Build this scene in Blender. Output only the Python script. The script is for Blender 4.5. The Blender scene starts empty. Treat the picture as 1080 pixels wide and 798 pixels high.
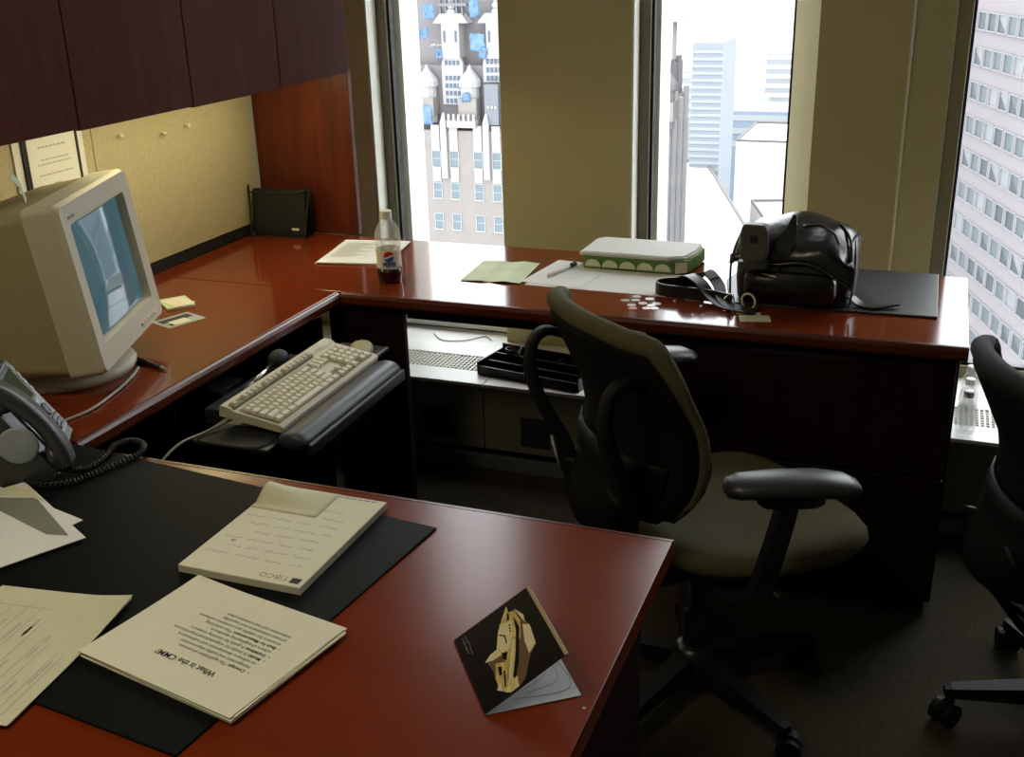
import bpy, bmesh, math, random
from mathutils import Vector, Matrix
random.seed(7)
S = bpy.context.scene
COL = S.collection
R = math.radians
PI = math.pi
# ------------------------------------------------------------------ camera, world, exposure
cd = bpy.data.cameras.new('camera'); cam = bpy.data.objects.new('camera', cd); COL.objects.link(cam)
cd.sensor_fit = 'HORIZONTAL'; cd.sensor_width = 36.0; cd.lens = 1163.67 * 36 / 1080; cd.shift_x = 4 / 1080
cd.clip_start = .05; cd.clip_end = 6000
def cam_matrix(yaw, pitch, roll, pos):
    f = Vector((math.sin(yaw) * math.cos(pitch), math.cos(yaw) * math.cos(pitch), math.sin(pitch)))
    r = f.cross(Vector((0, 0, 1))).normalized(); u = r.cross(f)
    r2 = r * math.cos(roll) + u * math.sin(roll); u2 = -r * math.sin(roll) + u * math.cos(roll)
    m = Matrix((r2, u2, -f)).transposed().to_4x4(); m.translation = pos
    return m
cam.matrix_world = cam_matrix(R(-21.4187), R(-21.0635), R(-1.65234), Vector((0, 0, 1.605)))
S.camera = cam
W = bpy.data.worlds.new('overcast_sky'); S.world = W; W.use_nodes = True
bg = W.node_tree.nodes['Background']; bg.inputs[0].default_value = (.93, .97, 1.0, 1); bg.inputs[1].default_value = 6.3
vs = S.view_settings; vs.view_transform = 'Standard'; vs.look = 'None'; vs.exposure = 0.0; vs.gamma = 1.0; vs.use_curve_mapping = False
CEIL_LAMP = 16.0      # strength of the ceiling lamp diffusers
CAB_LAMP = 15.0       # strength of the tube under the wall cabinets
# ------------------------------------------------------------------ materials
M = {}
def mat(name, col, rough=.5, metal=0.0, noise=0.0, nscale=30.0, stretch=(1, 1, 1), bump=0.0, bscale=None, coat=0.0,
        alpha=1.0, emit=0.0, ecol=None, spec=.5, col2=None, detail=3.0, trans=0.0):
    m = bpy.data.materials.new(name); m.use_nodes = True
    nt = m.node_tree; b = nt.nodes['Principled BSDF']
    b.inputs['Base Color'].default_value = (*col, 1); b.inputs['Roughness'].default_value = rough
    b.inputs['Metallic'].default_value = metal; b.inputs['Specular IOR Level'].default_value = spec
    b.inputs['Alpha'].default_value = alpha; b.inputs['Coat Weight'].default_value = coat
    b.inputs['Coat Roughness'].default_value = .12; b.inputs['Transmission Weight'].default_value = trans
    if emit:
        b.inputs['Emission Color'].default_value = (*(ecol or col), 1); b.inputs['Emission Strength'].default_value = emit
    if noise or bump or col2:
        tc = nt.nodes.new('ShaderNodeTexCoord'); mp = nt.nodes.new('ShaderNodeMapping'); mp.inputs['Scale'].default_value = stretch
        nt.links.new(tc.outputs['Object'], mp.inputs['Vector'])
    if noise or col2:
        n = nt.nodes.new('ShaderNodeTexNoise'); n.inputs['Scale'].default_value = nscale; n.inputs['Detail'].default_value = detail
        nt.links.new(mp.outputs[0], n.inputs['Vector'])
        cr = nt.nodes.new('ShaderNodeValToRGB'); c2 = col2 or tuple(c * (1 - noise) for c in col)
        c1 = col if col2 else tuple(min(1, c * (1 + noise)) for c in col)
        cr.color_ramp.elements[0].position = .3; cr.color_ramp.elements[1].position = .7
        cr.color_ramp.elements[0].color = (*c2, 1); cr.color_ramp.elements[1].color = (*c1, 1)
        nt.links.new(n.outputs['Fac'], cr.inputs[0]); nt.links.new(cr.outputs[0], b.inputs['Base Color'])
    if bump:
        n2 = nt.nodes.new('ShaderNodeTexNoise'); n2.inputs['Scale'].default_value = bscale or nscale; n2.inputs['Detail'].default_value = 2
        nt.links.new(mp.outputs[0], n2.inputs['Vector'])
        bp = nt.nodes.new('ShaderNodeBump'); bp.inputs['Strength'].default_value = bump; bp.inputs['Distance'].default_value = .004
        nt.links.new(n2.outputs['Fac'], bp.inputs['Height']); nt.links.new(bp.outputs[0], b.inputs['Normal'])
    M[name] = m
    return m
def pane_mat(name, tint, refl):
    m = bpy.data.materials.new(name); m.use_nodes = True; nt = m.node_tree; nt.nodes.clear()
    o = nt.nodes.new('ShaderNodeOutputMaterial'); t = nt.nodes.new('ShaderNodeBsdfTransparent'); g = nt.nodes.new('ShaderNodeBsdfGlossy')
    mx = nt.nodes.new('ShaderNodeMixShader'); lw_ = nt.nodes.new('ShaderNodeLayerWeight'); pw_ = nt.nodes.new('ShaderNodeMath'); pw_.operation = 'POWER'; pw_.inputs[1].default_value = 5.0
    fr = nt.nodes.new('ShaderNodeMath'); fr.operation = 'MULTIPLY_ADD'; fr.inputs[1].default_value = .55; fr.inputs[2].default_value = refl
    nt.links.new(lw_.outputs['Facing'], pw_.inputs[0]); nt.links.new(pw_.outputs[0], fr.inputs[0])
    t.inputs[0].default_value = (*tint, 1); g.inputs['Roughness'].default_value = .02
    nt.links.new(fr.outputs[0], mx.inputs[0]); nt.links.new(t.outputs[0], mx.inputs[1]); nt.links.new(g.outputs[0], mx.inputs[2])
    nt.links.new(mx.outputs[0], o.inputs[0]); M[name] = m
mat('cherry', (.17, .026, .006), .12, noise=.06, nscale=2, stretch=(.5, 5, 5), spec=.55, detail=2)
mat('cherry_front', (.175, .024, .004), .20, noise=.06, nscale=2, stretch=(.5, 5, 5), spec=.32, detail=2)
mat('cherry_y', (.17, .026, .006), .12, noise=.06, nscale=2, stretch=(5, .5, 5), spec=.55, detail=2)
mat('cherry_v', (.10, .016, .004), .4, noise=.35, nscale=5, stretch=(9, 9, .8), spec=.4, detail=5)
mat('cherry_edge', (.10, .018, .007), .25, noise=.2, nscale=8, spec=.5)
mat('mahogany', (.080, .018, .012), .55, noise=.15, nscale=5, stretch=(9, 9, .8), spec=.08)
mat('dark_wood', (.012, .005, .004), .5, noise=.25, nscale=5, stretch=(6, 6, .8), spec=.15)
mat('tack_fabric', (.52, .46, .30), .9, noise=.10, nscale=160, bump=.25, bscale=500, spec=.1)
mat('wall_paint', (.60, .53, .29), .75, noise=.03, nscale=4, bump=.05, bscale=300, spec=.25)
mat('room_paint', (.42, .39, .30), .8, noise=.03, nscale=4, spec=.2)
mat('ceiling_tile', (.62, .60, .54), .9, noise=.06, nscale=90, bump=.2, bscale=200, spec=.1)
mat('carpet', (.048, .041, .029), .95, noise=.35, nscale=260, bump=.6, bscale=420, spec=.05)
mat('jamb_white', (.82, .83, .76), .45)
mat('bronze_frame', (.17, .155, .105), .4, spec=.5)
mat('gasket', (.012, .012, .014), .5)
mat('sill_white', (.85, .85, .82), .4, noise=.03, nscale=8)
mat('heater_panel', (.13, .125, .09), .6, noise=.05, nscale=5)
mat('toe_strip', (.10, .105, .11), .4)
mat('grille', (.75, .74, .66), .45)
mat('dark_void', (.01, .01, .01), .9)
pane_mat('window_glass', (.985, .99, .988), .015)
mat('beige_plastic', (.58, .53, .40), .45, noise=.02, nscale=60)
mat('beige_case', (.36, .32, .17), .5, noise=.02, nscale=60)  # bezel plastic again, the warm dim light on the case put into its colour
mat('key_cream', (.66, .62, .50), .5)
mat('key_well', (.20, .185, .125), .6)
mat('grey_key', (.50, .47, .37), .5)
mat('black_plastic', (.012, .012, .014), .35)
mat('black_matte', (.010, .010, .011), .7)
mat('dark_blue_pad', (.035, .046, .060), .42, bump=.1, bscale=300)
mat('blotter', (.004, .005, .005), .55, bump=.1, bscale=500, spec=.10)
mat('blotter_grey', (.024, .028, .033), .45, bump=.1, bscale=400)
mat('paper', (.80, .77, .62), .7, spec=.2)
mat('paper_white', (.80, .80, .78), .7, spec=.2)
mat('paper_old', (.68, .66, .48), .75, spec=.2, noise=.03, nscale=20)
mat('paper_green', (.62, .70, .45), .7, noise=.08, nscale=12)
mat('paper_edge', (.62, .58, .45), .8)
mat('ink', (.03, .03, .03), .7)
mat('ink_grey', (.25, .25, .25), .7)
mat('ink_faint', (.50, .49, .42), .7)
mat('ink_blue', (.33, .36, .50), .7)
mat('ink_brown', (.42, .33, .20), .7)
mat('grey_panel', (.22, .215, .18), .7)
mat('chrome', (.7, .7, .72), .2, metal=1)
mat('coin', (.62, .60, .58), .3, metal=1)
mat('coin_copper', (.55, .30, .18), .35, metal=1)
mat('leather', (.008, .008, .010), .26, noise=.3, nscale=40, bump=.35, bscale=38, spec=.6)
mat('leather_strap', (.012, .012, .013), .4, bump=.2, bscale=120)
mat('piping', (.03, .03, .034), .2, spec=.7)
mat('pouch_grey', (.10, .095, .085), .5, bump=.1, bscale=200)
mat('pouch_side', (.05, .05, .05), .5)
mat('olive_fabric', (.10, .090, .050), .85, noise=.12, nscale=220, bump=.3, bscale=600, spec=.15)
mat('arm_pad', (.026, .029, .034), .38, spec=.5)
mat('chair_mesh', (.006, .006, .006), .85, spec=.15, bump=.3, bscale=700)
mat('clear_plastic', (.90, .93, .93), .12, alpha=.28, spec=.6)
mat('cola', (.016, .004, .003), .08)
mat('label_cream', (.74, .72, .58), .4)
mat('logo_red', (.55, .02, .02), .4); mat('logo_blue', (.03, .09, .32), .4); mat('logo_white', (.85, .85, .85), .4)
mat('cap_white', (.74, .74, .60), .45)
mat('screen', (.03, .05, .06), .06, emit=.30, ecol=(.10, .27, .34), spec=.6)
mat('screen_dark', (.02, .03, .04), .1, emit=.15, ecol=(.06, .12, .16))
mat('phone_grey', (.035, .038, .042), .4); mat('phone_silver', (.30, .33, .36), .35); mat('phone_lcd', (.02, .05, .025), .12)
mat('phone_button', (.42, .46, .50), .4)
mat('cable_grey', (.34, .33, .30), .5)
mat('tissue_green', (.10, .20, .035), .8, noise=.3, nscale=30); mat('tissue_cream', (.70, .70, .48), .8); mat('tissue_shade', (.36, .38, .27), .8)
mat('card_black', (.006, .006, .007), .25); mat('card_gold', (.62, .47, .16), .4, noise=.35, nscale=120, col2=None)
mat('card_cream', (.74, .66, .42), .4); mat('card_brown', (.13, .07, .03), .5); mat('card_white', (.66, .68, .68), .5)
mat('card_grey', (.38, .41, .43), .6); mat('card_rim', (.38, .30, .16), .6)
mat('note_teal', (.40, .52, .44), .7)
mat('lamp_glow', (.9, .85, .65), .5, emit=CAB_LAMP, ecol=(1.0, .87, .46))
mat('ceiling_glow', (.9, .9, .85), .5, emit=CEIL_LAMP, ecol=(1.0, .90, .60))
mat('white_metal', (.75, .75, .72), .4)
mat('dark_fabric', (.022, .023, .025), .8, noise=.12, nscale=220, bump=.3, bscale=600, spec=.2)
mat('chair_black', (.006, .006, .006), .6, spec=.2)
# outdoors
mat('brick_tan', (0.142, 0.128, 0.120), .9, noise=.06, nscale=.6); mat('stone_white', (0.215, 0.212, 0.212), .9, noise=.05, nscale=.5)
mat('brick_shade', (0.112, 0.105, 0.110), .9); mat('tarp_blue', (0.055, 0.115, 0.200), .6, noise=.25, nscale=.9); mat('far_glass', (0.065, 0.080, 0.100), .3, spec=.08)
mat('far_pane', (0.095, 0.120, 0.135), .3, spec=.08); mat('steel_far', (0.085, 0.090, 0.105), .6)
mat('pink_concrete', (0.165, 0.150, 0.160), .9, noise=.02, nscale=.2); mat('pink_frame', (0.175, 0.172, 0.182), .8)
mat('facade_glass', (0.080, 0.096, 0.105), .35, spec=.08); mat('facade_glass_dark', (0.052, 0.062, 0.068), .35, spec=.08); mat('facade_blind', (0.135, 0.145, 0.150), .6)
mat('haze_blue', (0.165, 0.185, 0.215), .9); mat('haze_band', (0.210, 0.222, 0.238), .9); mat('white_roof', (0.383, 0.379, 0.359), .9, noise=.03, nscale=.05)  # blue and band tones: distant haze put into the base colour
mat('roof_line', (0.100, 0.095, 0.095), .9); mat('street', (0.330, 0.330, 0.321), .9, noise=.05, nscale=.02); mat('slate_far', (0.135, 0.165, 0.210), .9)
# ------------------------------------------------------------------ shape helpers
def link(o, parent=None):
    COL.objects.link(o)
    if parent is not None: o.parent = parent
    return o
def tag(o, label, cat, group=None):
    o['label'] = label; o['category'] = cat
    if group: o['group'] = group
    return o
def thing(name, label, cat, loc=(0, 0, 0), rz=0.0, group=None):
    o = bpy.data.objects.new(name, None); o.empty_display_size = .05; COL.objects.link(o)
    o.location = loc; o.rotation_euler = (0, 0, rz)
    return tag(o, label, cat, group)
def struct(o):
    o['kind'] = 'structure'; return o
def from_bm(name, bm, m, parent=None, smooth=False, loc=(0, 0, 0), rot=(0, 0, 0)):
    bmesh.ops.recalc_face_normals(bm, faces=bm.faces[:])
    me = bpy.data.meshes.new(name); bm.to_mesh(me); bm.free()
    if smooth:
        for p in me.polygons: p.use_smooth = True
    me.materials.append(M[m] if isinstance(m, str) else m)
    o = bpy.data.objects.new(name, me); o.location = loc; o.rotation_euler = rot
    return link(o, parent)
def add_box(bm, c, s, rot=None, bev=0.0, seg=2):
    b2 = bmesh.new(); bmesh.ops.create_cube(b2, size=1.0)
    bmesh.ops.scale(b2, vec=Vector(s), verts=b2.verts[:])
    if bev: bmesh.ops.bevel(b2, geom=b2.edges[:], offset=bev, segments=seg, profile=.5, affect='EDGES')
    mtx = Matrix.Translation(Vector(c))
    if rot is not None: mtx = mtx @ (rot.to_4x4() if hasattr(rot, 'to_4x4') else Matrix.Rotation(rot, 4, 'Z'))
    bmesh.ops.transform(b2, matrix=mtx, verts=b2.verts[:])
    me = bpy.data.meshes.new('t'); b2.to_mesh(me); b2.free(); bm.from_mesh(me); bpy.data.meshes.remove(me)
def box(name, m, parent, c, s, rot=(0, 0, 0), bev=0.0, seg=2, smooth=False):
    bm = bmesh.new(); add_box(bm, (0, 0, 0), s, None, bev, seg)
    return from_bm(name, bm, m, parent, smooth, c, rot)
def span(name, m, parent, a, b, bev=0.0, seg=2):
    return box(name, m, parent, [(a[i] + b[i]) / 2 for i in range(3)], [abs(b[i] - a[i]) for i in range(3)], bev=bev, seg=seg)
def add_span(bm, a, b, bev=0.0):
    add_box(bm, [(a[i] + b[i]) / 2 for i in range(3)], [abs(b[i] - a[i]) for i in range(3)], None, bev)
def add_loft(bm, rings, cap=True):
    vr = [[bm.verts.new(p) for p in r] for r in rings]; n = len(vr[0])
    for a, b in zip(vr, vr[1:]):
        for i in range(n):
            j = (i + 1) % n
            try: bm.faces.new((a[i], a[j], b[j], b[i]))
            except ValueError: pass
    if cap:
        bm.faces.new(vr[0][::-1]); bm.faces.new(vr[-1])
def loft(name, m, parent, rings, smooth=True, cap=True, loc=(0, 0, 0), rot=(0, 0, 0)):
    bm = bmesh.new(); add_loft(bm, rings, cap)
    return from_bm(name, bm, m, parent, smooth, loc, rot)
def sell(rx, ry, n=28, e=3.0, cx=0, cy=0):
    o = []
    for i in range(n):
        a = 2 * PI * (i + .5) / n; c, s = math.cos(a), math.sin(a)
        o.append((cx + rx * math.copysign(abs(c) ** (2 / e), c), cy + ry * math.copysign(abs(s) ** (2 / e), s)))
    return o
def add_lathe(bm, prof, n=24, c=(0, 0, 0)):
    rings = [[(c[0] + r * math.cos(2 * PI * i / n), c[1] + r * math.sin(2 * PI * i / n), c[2] + z) for i in range(n)] for r, z in prof]
    add_loft(bm, rings)
def lathe(name, m, parent, prof, n=24, loc=(0, 0, 0), rot=(0, 0, 0), smooth=True):
    bm = bmesh.new(); add_lathe(bm, prof, n)
    return from_bm(name, bm, m, parent, smooth, loc, rot)
def add_prism(bm, poly, z0, z1):
    add_loft(bm, [[(x, y, z0) for x, y in poly], [(x, y, z1) for x, y in poly]])
def prism(name, m, parent, poly, z0, z1, loc=(0, 0, 0), rot=(0, 0, 0), bev=0.0):
    bm = bmesh.new(); add_prism(bm, poly, z0, z1)
    if bev: bmesh.ops.bevel(bm, geom=bm.edges[:], offset=bev, segments=2, profile=.5, affect='EDGES')
    return from_bm(name, bm, m, parent, False, loc, rot)
def smooth_path(pts, k=6):
    P = [Vector(p) for p in pts]; out = []
    for i in range(len(P) - 1):
        a, b, c, d = P[max(i - 1, 0)], P[i], P[i + 1], P[min(i + 2, len(P) - 1)]
        for j in range(k):
            t = j / k
            out.append(.5 * ((2 * b) + (c - a) * t + (2 * a - 5 * b + 4 * c - d) * t * t + (3 * b - 3 * c + d - a) * t ** 3))
    out.append(P[-1]); return out
def add_tube(bm, pts, r, n=8, closed=False):
    P = [Vector(p) for p in pts]; L = len(P); up = None; rings = []
    for i in range(L):
        if closed: t = (P[(i + 1) % L] - P[i - 1])
        else: t = P[min(i + 1, L - 1)] - P[max(i - 1, 0)]
        t = t.normalized() if t.length > 1e-9 else Vector((0, 0, 1))
        if up is None: up = Vector((0, 0, 1)) if abs(t.z) < .9 else Vector((1, 0, 0))
        sd = t.cross(up)
        if sd.length < 1e-6: sd = t.cross(Vector((1, .3, 0)))
        sd.normalize(); up = sd.cross(t).normalized()
        rr = r[i] if isinstance(r, (list, tuple)) else r
        rings.append([P[i] + (sd * math.cos(2 * PI * k / n) + up * math.sin(2 * PI * k / n)) * rr for k in range(n)])
    if closed: rings.append(rings[0]); add_loft(bm, rings, False); bmesh.ops.remove_doubles(bm, verts=bm.verts[:], dist=1e-7)
    else: add_loft(bm, rings)
def tube(name, m, parent, pts, r, n=8, closed=False, smooth=True, k=0, loc=(0, 0, 0), rot=(0, 0, 0)):
    bm = bmesh.new(); add_tube(bm, smooth_path(pts, k) if k else pts, r, n, closed)
    return from_bm(name, bm, m, parent, smooth, loc, rot)
def ribbon(name, m, parent, pts, side, w, t, k=6, smooth=False, loc=(0, 0, 0), rot=(0, 0, 0)):
    """strap: rectangular section swept along pts; side = width direction (vector or function of 0..1)"""
    P = smooth_path(pts, k) if k else [Vector(p) for p in pts]; L = len(P); rings = []
    for i in range(L):
        tg = (P[min(i + 1, L - 1)] - P[max(i - 1, 0)]).normalized(); u = i / (L - 1)
        sd = Vector(side(u) if callable(side) else side); sd = (sd - tg * sd.dot(tg)).normalized(); nn = tg.cross(sd).normalized()
        ww = w(u) if callable(w) else w
        rings.append([P[i] + sd * a * ww / 2 + nn * b * t / 2 for a, b in ((-1, -1), (1, -1), (1, 1), (-1, 1))])
    return loft(name, m, parent, rings, smooth, True, loc, rot)
def text_mesh(body, size, bold=0.0, align='LEFT', space=1.0):
    cu = bpy.data.curves.new('txt', 'FONT'); cu.body = body; cu.size = size; cu.offset = bold; cu.align_x = align; cu.resolution_u = 2
    cu.space_character = space
    o = bpy.data.objects.new('txt', cu); COL.objects.link(o)
    dg = bpy.context.evaluated_depsgraph_get(); dg.update()
    me = bpy.data.meshes.new_from_object(o.evaluated_get(dg)); bpy.data.objects.remove(o); bpy.data.curves.remove(cu)
    return me
def text(name, body, size, m, parent, loc, rot=(0, 0, 0), bold=0.0, align='LEFT', space=1.0):
    me = text_mesh(body, size, bold, align, space); me.materials.clear(); me.materials.append(M[m])
    o = bpy.data.objects.new(name, me); o.location = loc; o.rotation_euler = rot
    return link(o, parent)
def add_poly(bm, pts, z=0.0):
    bm.faces.new([bm.verts.new((p[0], p[1], p[2] if len(p) > 2 else z)) for p in pts])
def flat(name, m, parent, polys, z=0.0, loc=(0, 0, 0), rot=(0, 0, 0)):
    """flat print: thin polygons"""
    bm = bmesh.new()
    for p in polys: add_poly(bm, p, z)
    return from_bm(name, bm, m, parent, False, loc, rot)
def copy_tree(o, parent=None):
    c = o.copy(); COL.objects.link(c); c.parent = parent
    for ch in list(o.children): copy_tree(ch, c)
    return c
# ------------------------------------------------------------------ the room
GY = 3.60          # glass plane
PY = 3.50          # wall face between the windows
SZ = .30           # sill height
CZ = 2.72
def s_span(name, m, a, b, bev=0.0):
    return struct(span(name, m, None, a, b, bev))
s_span('floor', 'carpet', (-2.3, -1.7, -.05), (2.7, 3.62, 0))
s_span('ceiling', 'ceiling_tile', (-2.3, -1.7, CZ), (2.7, 3.9, CZ + .08))
wl = s_span('wall_left', 'room_paint', (-2.30, -1.7, 0), (-2.16, 3.9, CZ))
s_span('wall_right', 'room_paint', (2.6, -1.7, 0), (2.74, 3.9, CZ))
s_span('wall_back', 'room_paint', (-2.3, -1.84, 0), (2.74, -1.7, CZ))
# window wall: piers, header, spandrel below the sill
s_span('wall_pier_left', 'wall_paint', (-2.16, PY, 0), (-1.862, GY - .027, 2.56))
s_span('wall_pier_middle', 'wall_paint', (-1.372, PY, 0), (-.925, GY - .027, 2.56))
bm = bmesh.new()
add_prism(bm, [(-.434, GY - .027), (-.434, 3.56), (-.347, 3.40), (-.095, 3.40), (-.090, 3.425), (.0165, 3.45), (.0165, GY - .027)], 0, 2.56)
struct(from_bm('wall_pier_column', bm, 'wall_paint'))
struct(box('trim_1', 'jamb_white', None, (-.0945, 3.3985, 1.4), (.006, .006, 2.3), bev=.002))  # corner bead; the light it catches is put into its white colour
s_span('wall_pier_right', 'wall_paint', (1.0, PY, 0), (2.6, GY - .027, 2.56))
s_span('wall_header', 'wall_paint', (-2.16, PY, 2.56), (2.6, GY + .02, CZ))
s_span('wall_spandrel', 'room_paint', (-2.16, GY - .02, 0), (2.6, GY + .10, SZ - .02))
# outer faces of the piers, beyond the glass
for a, b in ((-2.4, -1.797), (-1.43, -.866), (-.43, .03), (.99, 2.8)):
    s_span('wall_outer_pier', 'stone_white' if False else 'jamb_white', (a, GY + .045, -3), (b, GY + .19, 4.0))
def window(n, x0, x1):
    w = thing('window_%d' % n, '', '', (x0, GY, SZ)); del w['label'], w['category']; struct(w)
    ww = x1 - x0; h = 2.26; f = .042
    for a, b in (((0, -.025, 0), (f, .009, h)), ((ww - f, -.025, 0), (ww, .009, h)), ((f, -.025, 0), (ww - f, .009, f)), ((f, -.025, h - f), (ww - f, .009, h))):
        span('window_frame', 'bronze_frame', w, a, b, .004)
    g = .009
    for a, b in (((f, -.012, f), (f + g, .012, h - f)), ((ww - f - g, -.012, f), (ww - f, .012, h - f)), ((f + g, -.012, f), (ww - f - g, .012, f + g))):
        span('gasket', 'gasket', w, a, b)
    span('pane', 'window_glass', w, (f + g, -.003, f + g), (ww - f - g, .003, h - f))
    # pale reveal liners from the wall face to the frame
    return w
window(1, -1.86, -1.332); window(2, -.925, -.393); window(3, .018, 1.04)
s_span('trim_2', 'jamb_white', (-1.861, PY + .002, SZ), (-1.853, GY - .026, 2.56), .002)
s_span('trim_3', 'jamb_white', (-.927, PY + .002, SZ), (-.918, GY - .026, 2.56), .002)
# low white rail along the bottom of the glass
# heater cover under the windows: white top boards, grille, dark front panels, toe strip
FY = 3.08
hc = thing('heater_cover', 'white-topped heater cover running under the windows behind the desk', 'heater cover', (0, FY, 0))
xs = [-2.14, -1.30, -.46, .38, 1.22, 2.06, 2.58]
for a, b in zip(xs, xs[1:]):
    span('top_board', 'sill_white', hc, (a + .001, 0, SZ - .012), (b - .001, .11, SZ), .002)
    span('top_board', 'sill_white', hc, (a + .001, .245, SZ - .02), (b - .001, .50, SZ), .002)
    span('front_panel', 'heater_panel', hc, (a + .002, .004, .07), (b - .002, .03, SZ - .0125), .002)
    gb = bmesh.new(); n = int((b - a) / .0145)
    for i in range(n):
        x = a + .008 + i * .0145; add_span(gb, (x - .0025, .11, SZ - .012), (x + .0025, .245, SZ - .001))
    for j in range(1, 7):
        y = .11 + j * .135 / 7; add_span(gb, (a + .002, y - .0025, SZ - .011), (b - .002, y + .0025, SZ - .002))
    g = from_bm('grille', gb, 'grille', hc); g['kind'] = 'stuff'
span('dark_recess', 'dark_void', hc, (-2.14, .10, SZ - .06), (2.58, .26, SZ - .05))  # near-black sheet standing in for the shaded hollow under the grille
span('toe_strip', 'toe_strip', hc, (-2.14, -.004, 0), (2.58, .02, .045), .002)
for x0, x1 in ((-1.52, -1.41), (-1.17, -1.07)):
    o = span('access_plate', 'black_matte', hc, (x0, -.003, .10), (x1, .005, .20), .002)
tube('window_rail', 'white_metal', hc, [(-1.84, .492, SZ + .025), (-1.39, .492, SZ + .025)], .014, 10)
tube('window_rail', 'white_metal', hc, [(-.90, .492, SZ + .025), (-.46, .492, SZ + .025)], .014, 10)
# tackboard panels above the side desk
tb = thing('tackboard', 'beige fabric tackboard panels under the wall cabinets', 'tackboard', (-2.159, 0, .775))
span('fabric_panel', 'tack_fabric', tb, (0, 1.05, 0), (.02, 2.416, .49), .003)
span('fabric_panel', 'tack_fabric', tb, (0, 2.419, 0), (.02, 3.186, .49), .003)
span('base_strip', 'black_matte', tb, (0, 1.05, -.034), (.016, 3.186, -.001))
# ------------------------------------------------------------------ wall cabinet with end panel and lamp
CX = -1.77; CB = 1.264
wc = thing('wall_cabinet', 'dark mahogany overhead wall cabinet with plain doors above the side desk', 'cabinet', (-2.155, 1.1, CB))
span('cabinet_body', 'mahogany', wc, (0, .0, .045), (.362, 2.09, .75))
ys = [1.135, 1.5515, 1.968, 2.3835, 2.799, 3.207]
for i, (a, b) in enumerate(zip(ys, ys[1:])):
    dz = (.0, .004, .0, -.003, .001)[i]
    span('door', 'mahogany', wc, (.3635, a - 1.1 + .0018, dz), (.385, b - 1.1 - .0018, .76), .002)
ep = span('end_panel', 'cherry_v', wc, (0.02, 2.088, -.523), (.385, 2.112, .0115), .002)
lf = span('lamp_housing', 'white_metal', wc, (.24, .95, .018), (.32, 2.02, .044), .003)
span('lamp_tube', 'lamp_glow', lf, (-.03, -.50, -.022), (.03, .50, -.0135), .003)
span('cabinet_underside_rail', 'mahogany', wc, (0, .0, .0), (.02, 2.08, .044)) if False else None
lf['label'] = 'slim fluorescent lamp fixed under the cabinet'
# ceiling lamps (outside the frame)
for i, (x, y) in enumerate(((-1.25, .35),)):
    cl = thing('ceiling_lamp', 'square recessed ceiling lamp over the front desk', 'lamp', (x, y, CZ - .03))
    span('lamp_frame', 'white_metal', cl, (-.32, -.32, .0), (.32, .32, .03), .004)
    span('diffuser', 'ceiling_glow', cl, (-.28, -.28, -.006), (.28, .28, -.001))
# ------------------------------------------------------------------ desks
DZ = .74
def slab(name, m, parent, poly, z0, z1):
    return prism(name, m, parent, poly, z0, z1, bev=.004)
def edge(name, parent, a, b, t=.036, r=1.0, m='cherry_edge'):
    """rounded edge band along a-b at top height 0, hanging down by t"""
    a = Vector(a); b = Vector(b); d = (b - a).normalized(); out = Vector((d.y, -d.x, 0)); rings = []
    prof = [(0, -.0002), (.014 - .008 * r, -.0002), (.014 - .003 * r, -.003 * r), (.014, -.010 * r), (.014, -t + .010), (.011, -t + .004), (.006, -t), (0, -t)]
    for p in (a, b): rings.append([p + out * u + Vector((0, 0, z)) for u, z in prof])
    return loft(name, m, parent, rings, False)
# credenza along the windows
cr = thing('credenza', 'cherry credenza desk along the windows with a drawer pedestal and open kneehole', 'desk', (0, 0, 0))
span('desk_top', 'cherry', cr, (-2.138, 2.584, DZ - .035), (.1175, 3.176, DZ), .0015)
edge('edge_band', cr, (-1.50, 2.584, DZ), (.118, 2.584, DZ))
pd = span('pedestal', 'dark_wood', cr, (-.62, 2.63, .03), (.105, 3.06, DZ - .036), .003)
for z0, z1 in ((.045, .385), (.392, .695)):
    d = span('drawer_front', 'dark_wood', cr, (-.612, 2.605, z0), (.098, 2.629, z1), .003)
    span('pull_groove', 'black_matte', d, (-.12, -.0135, (z1 - z0) / 2 - .022), (.12, -.0115, (z1 - z0) / 2 - .012))
span('plinth', 'black_matte', cr, (-.60, 2.65, 0), (.09, 3.05, .03))
span('corner_back_panel', 'dark_wood', cr, (-2.13, 3.05, 0), (-1.95, 3.07, DZ - .036), .002)
span('apron', 'dark_wood', cr, (-1.327, 2.625, DZ - .075), (-.621, 2.645, DZ - .036), .002)
span('corner_front_panel', 'dark_wood', cr, (-1.56, 2.60, 0), (-1.326, 2.622, DZ - .036), .002)
# side desk under the cabinets
sd = thing('side_desk', 'cherry bridge desk under the wall cabinets carrying the computer monitor', 'desk', (0, 0, 0))
span('desk_top', 'cherry_y', sd, (-2.138, 1.525, DZ - .035), (-1.514, 2.5815, DZ), .003)
edge('edge_band', sd, (-1.514, 1.525, DZ), (-1.514, 2.570, DZ))
span('modesty_panel', 'dark_wood', sd, (-2.12, 1.56, .02), (-2.10, 2.55, DZ - .036), .002)
span('end_support', 'dark_wood', sd, (-2.09, 2.535, 0), (-1.56, 2.56, DZ - .036), .002)
# front desk
fd = thing('front_desk', 'wide cherry desk in the foreground with a black blotter and papers', 'desk', (0, 0, 0))
span('desk_top', 'cherry_front', fd, (-2.138, .60, DZ - .035), (-.3215, 1.502, DZ), .0015)
def band(parent, a, b):
    return edge('edge_band', parent, a, b)
band(fd, (-.321, 1.503, DZ), (-2.138, 1.503, DZ))

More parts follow.
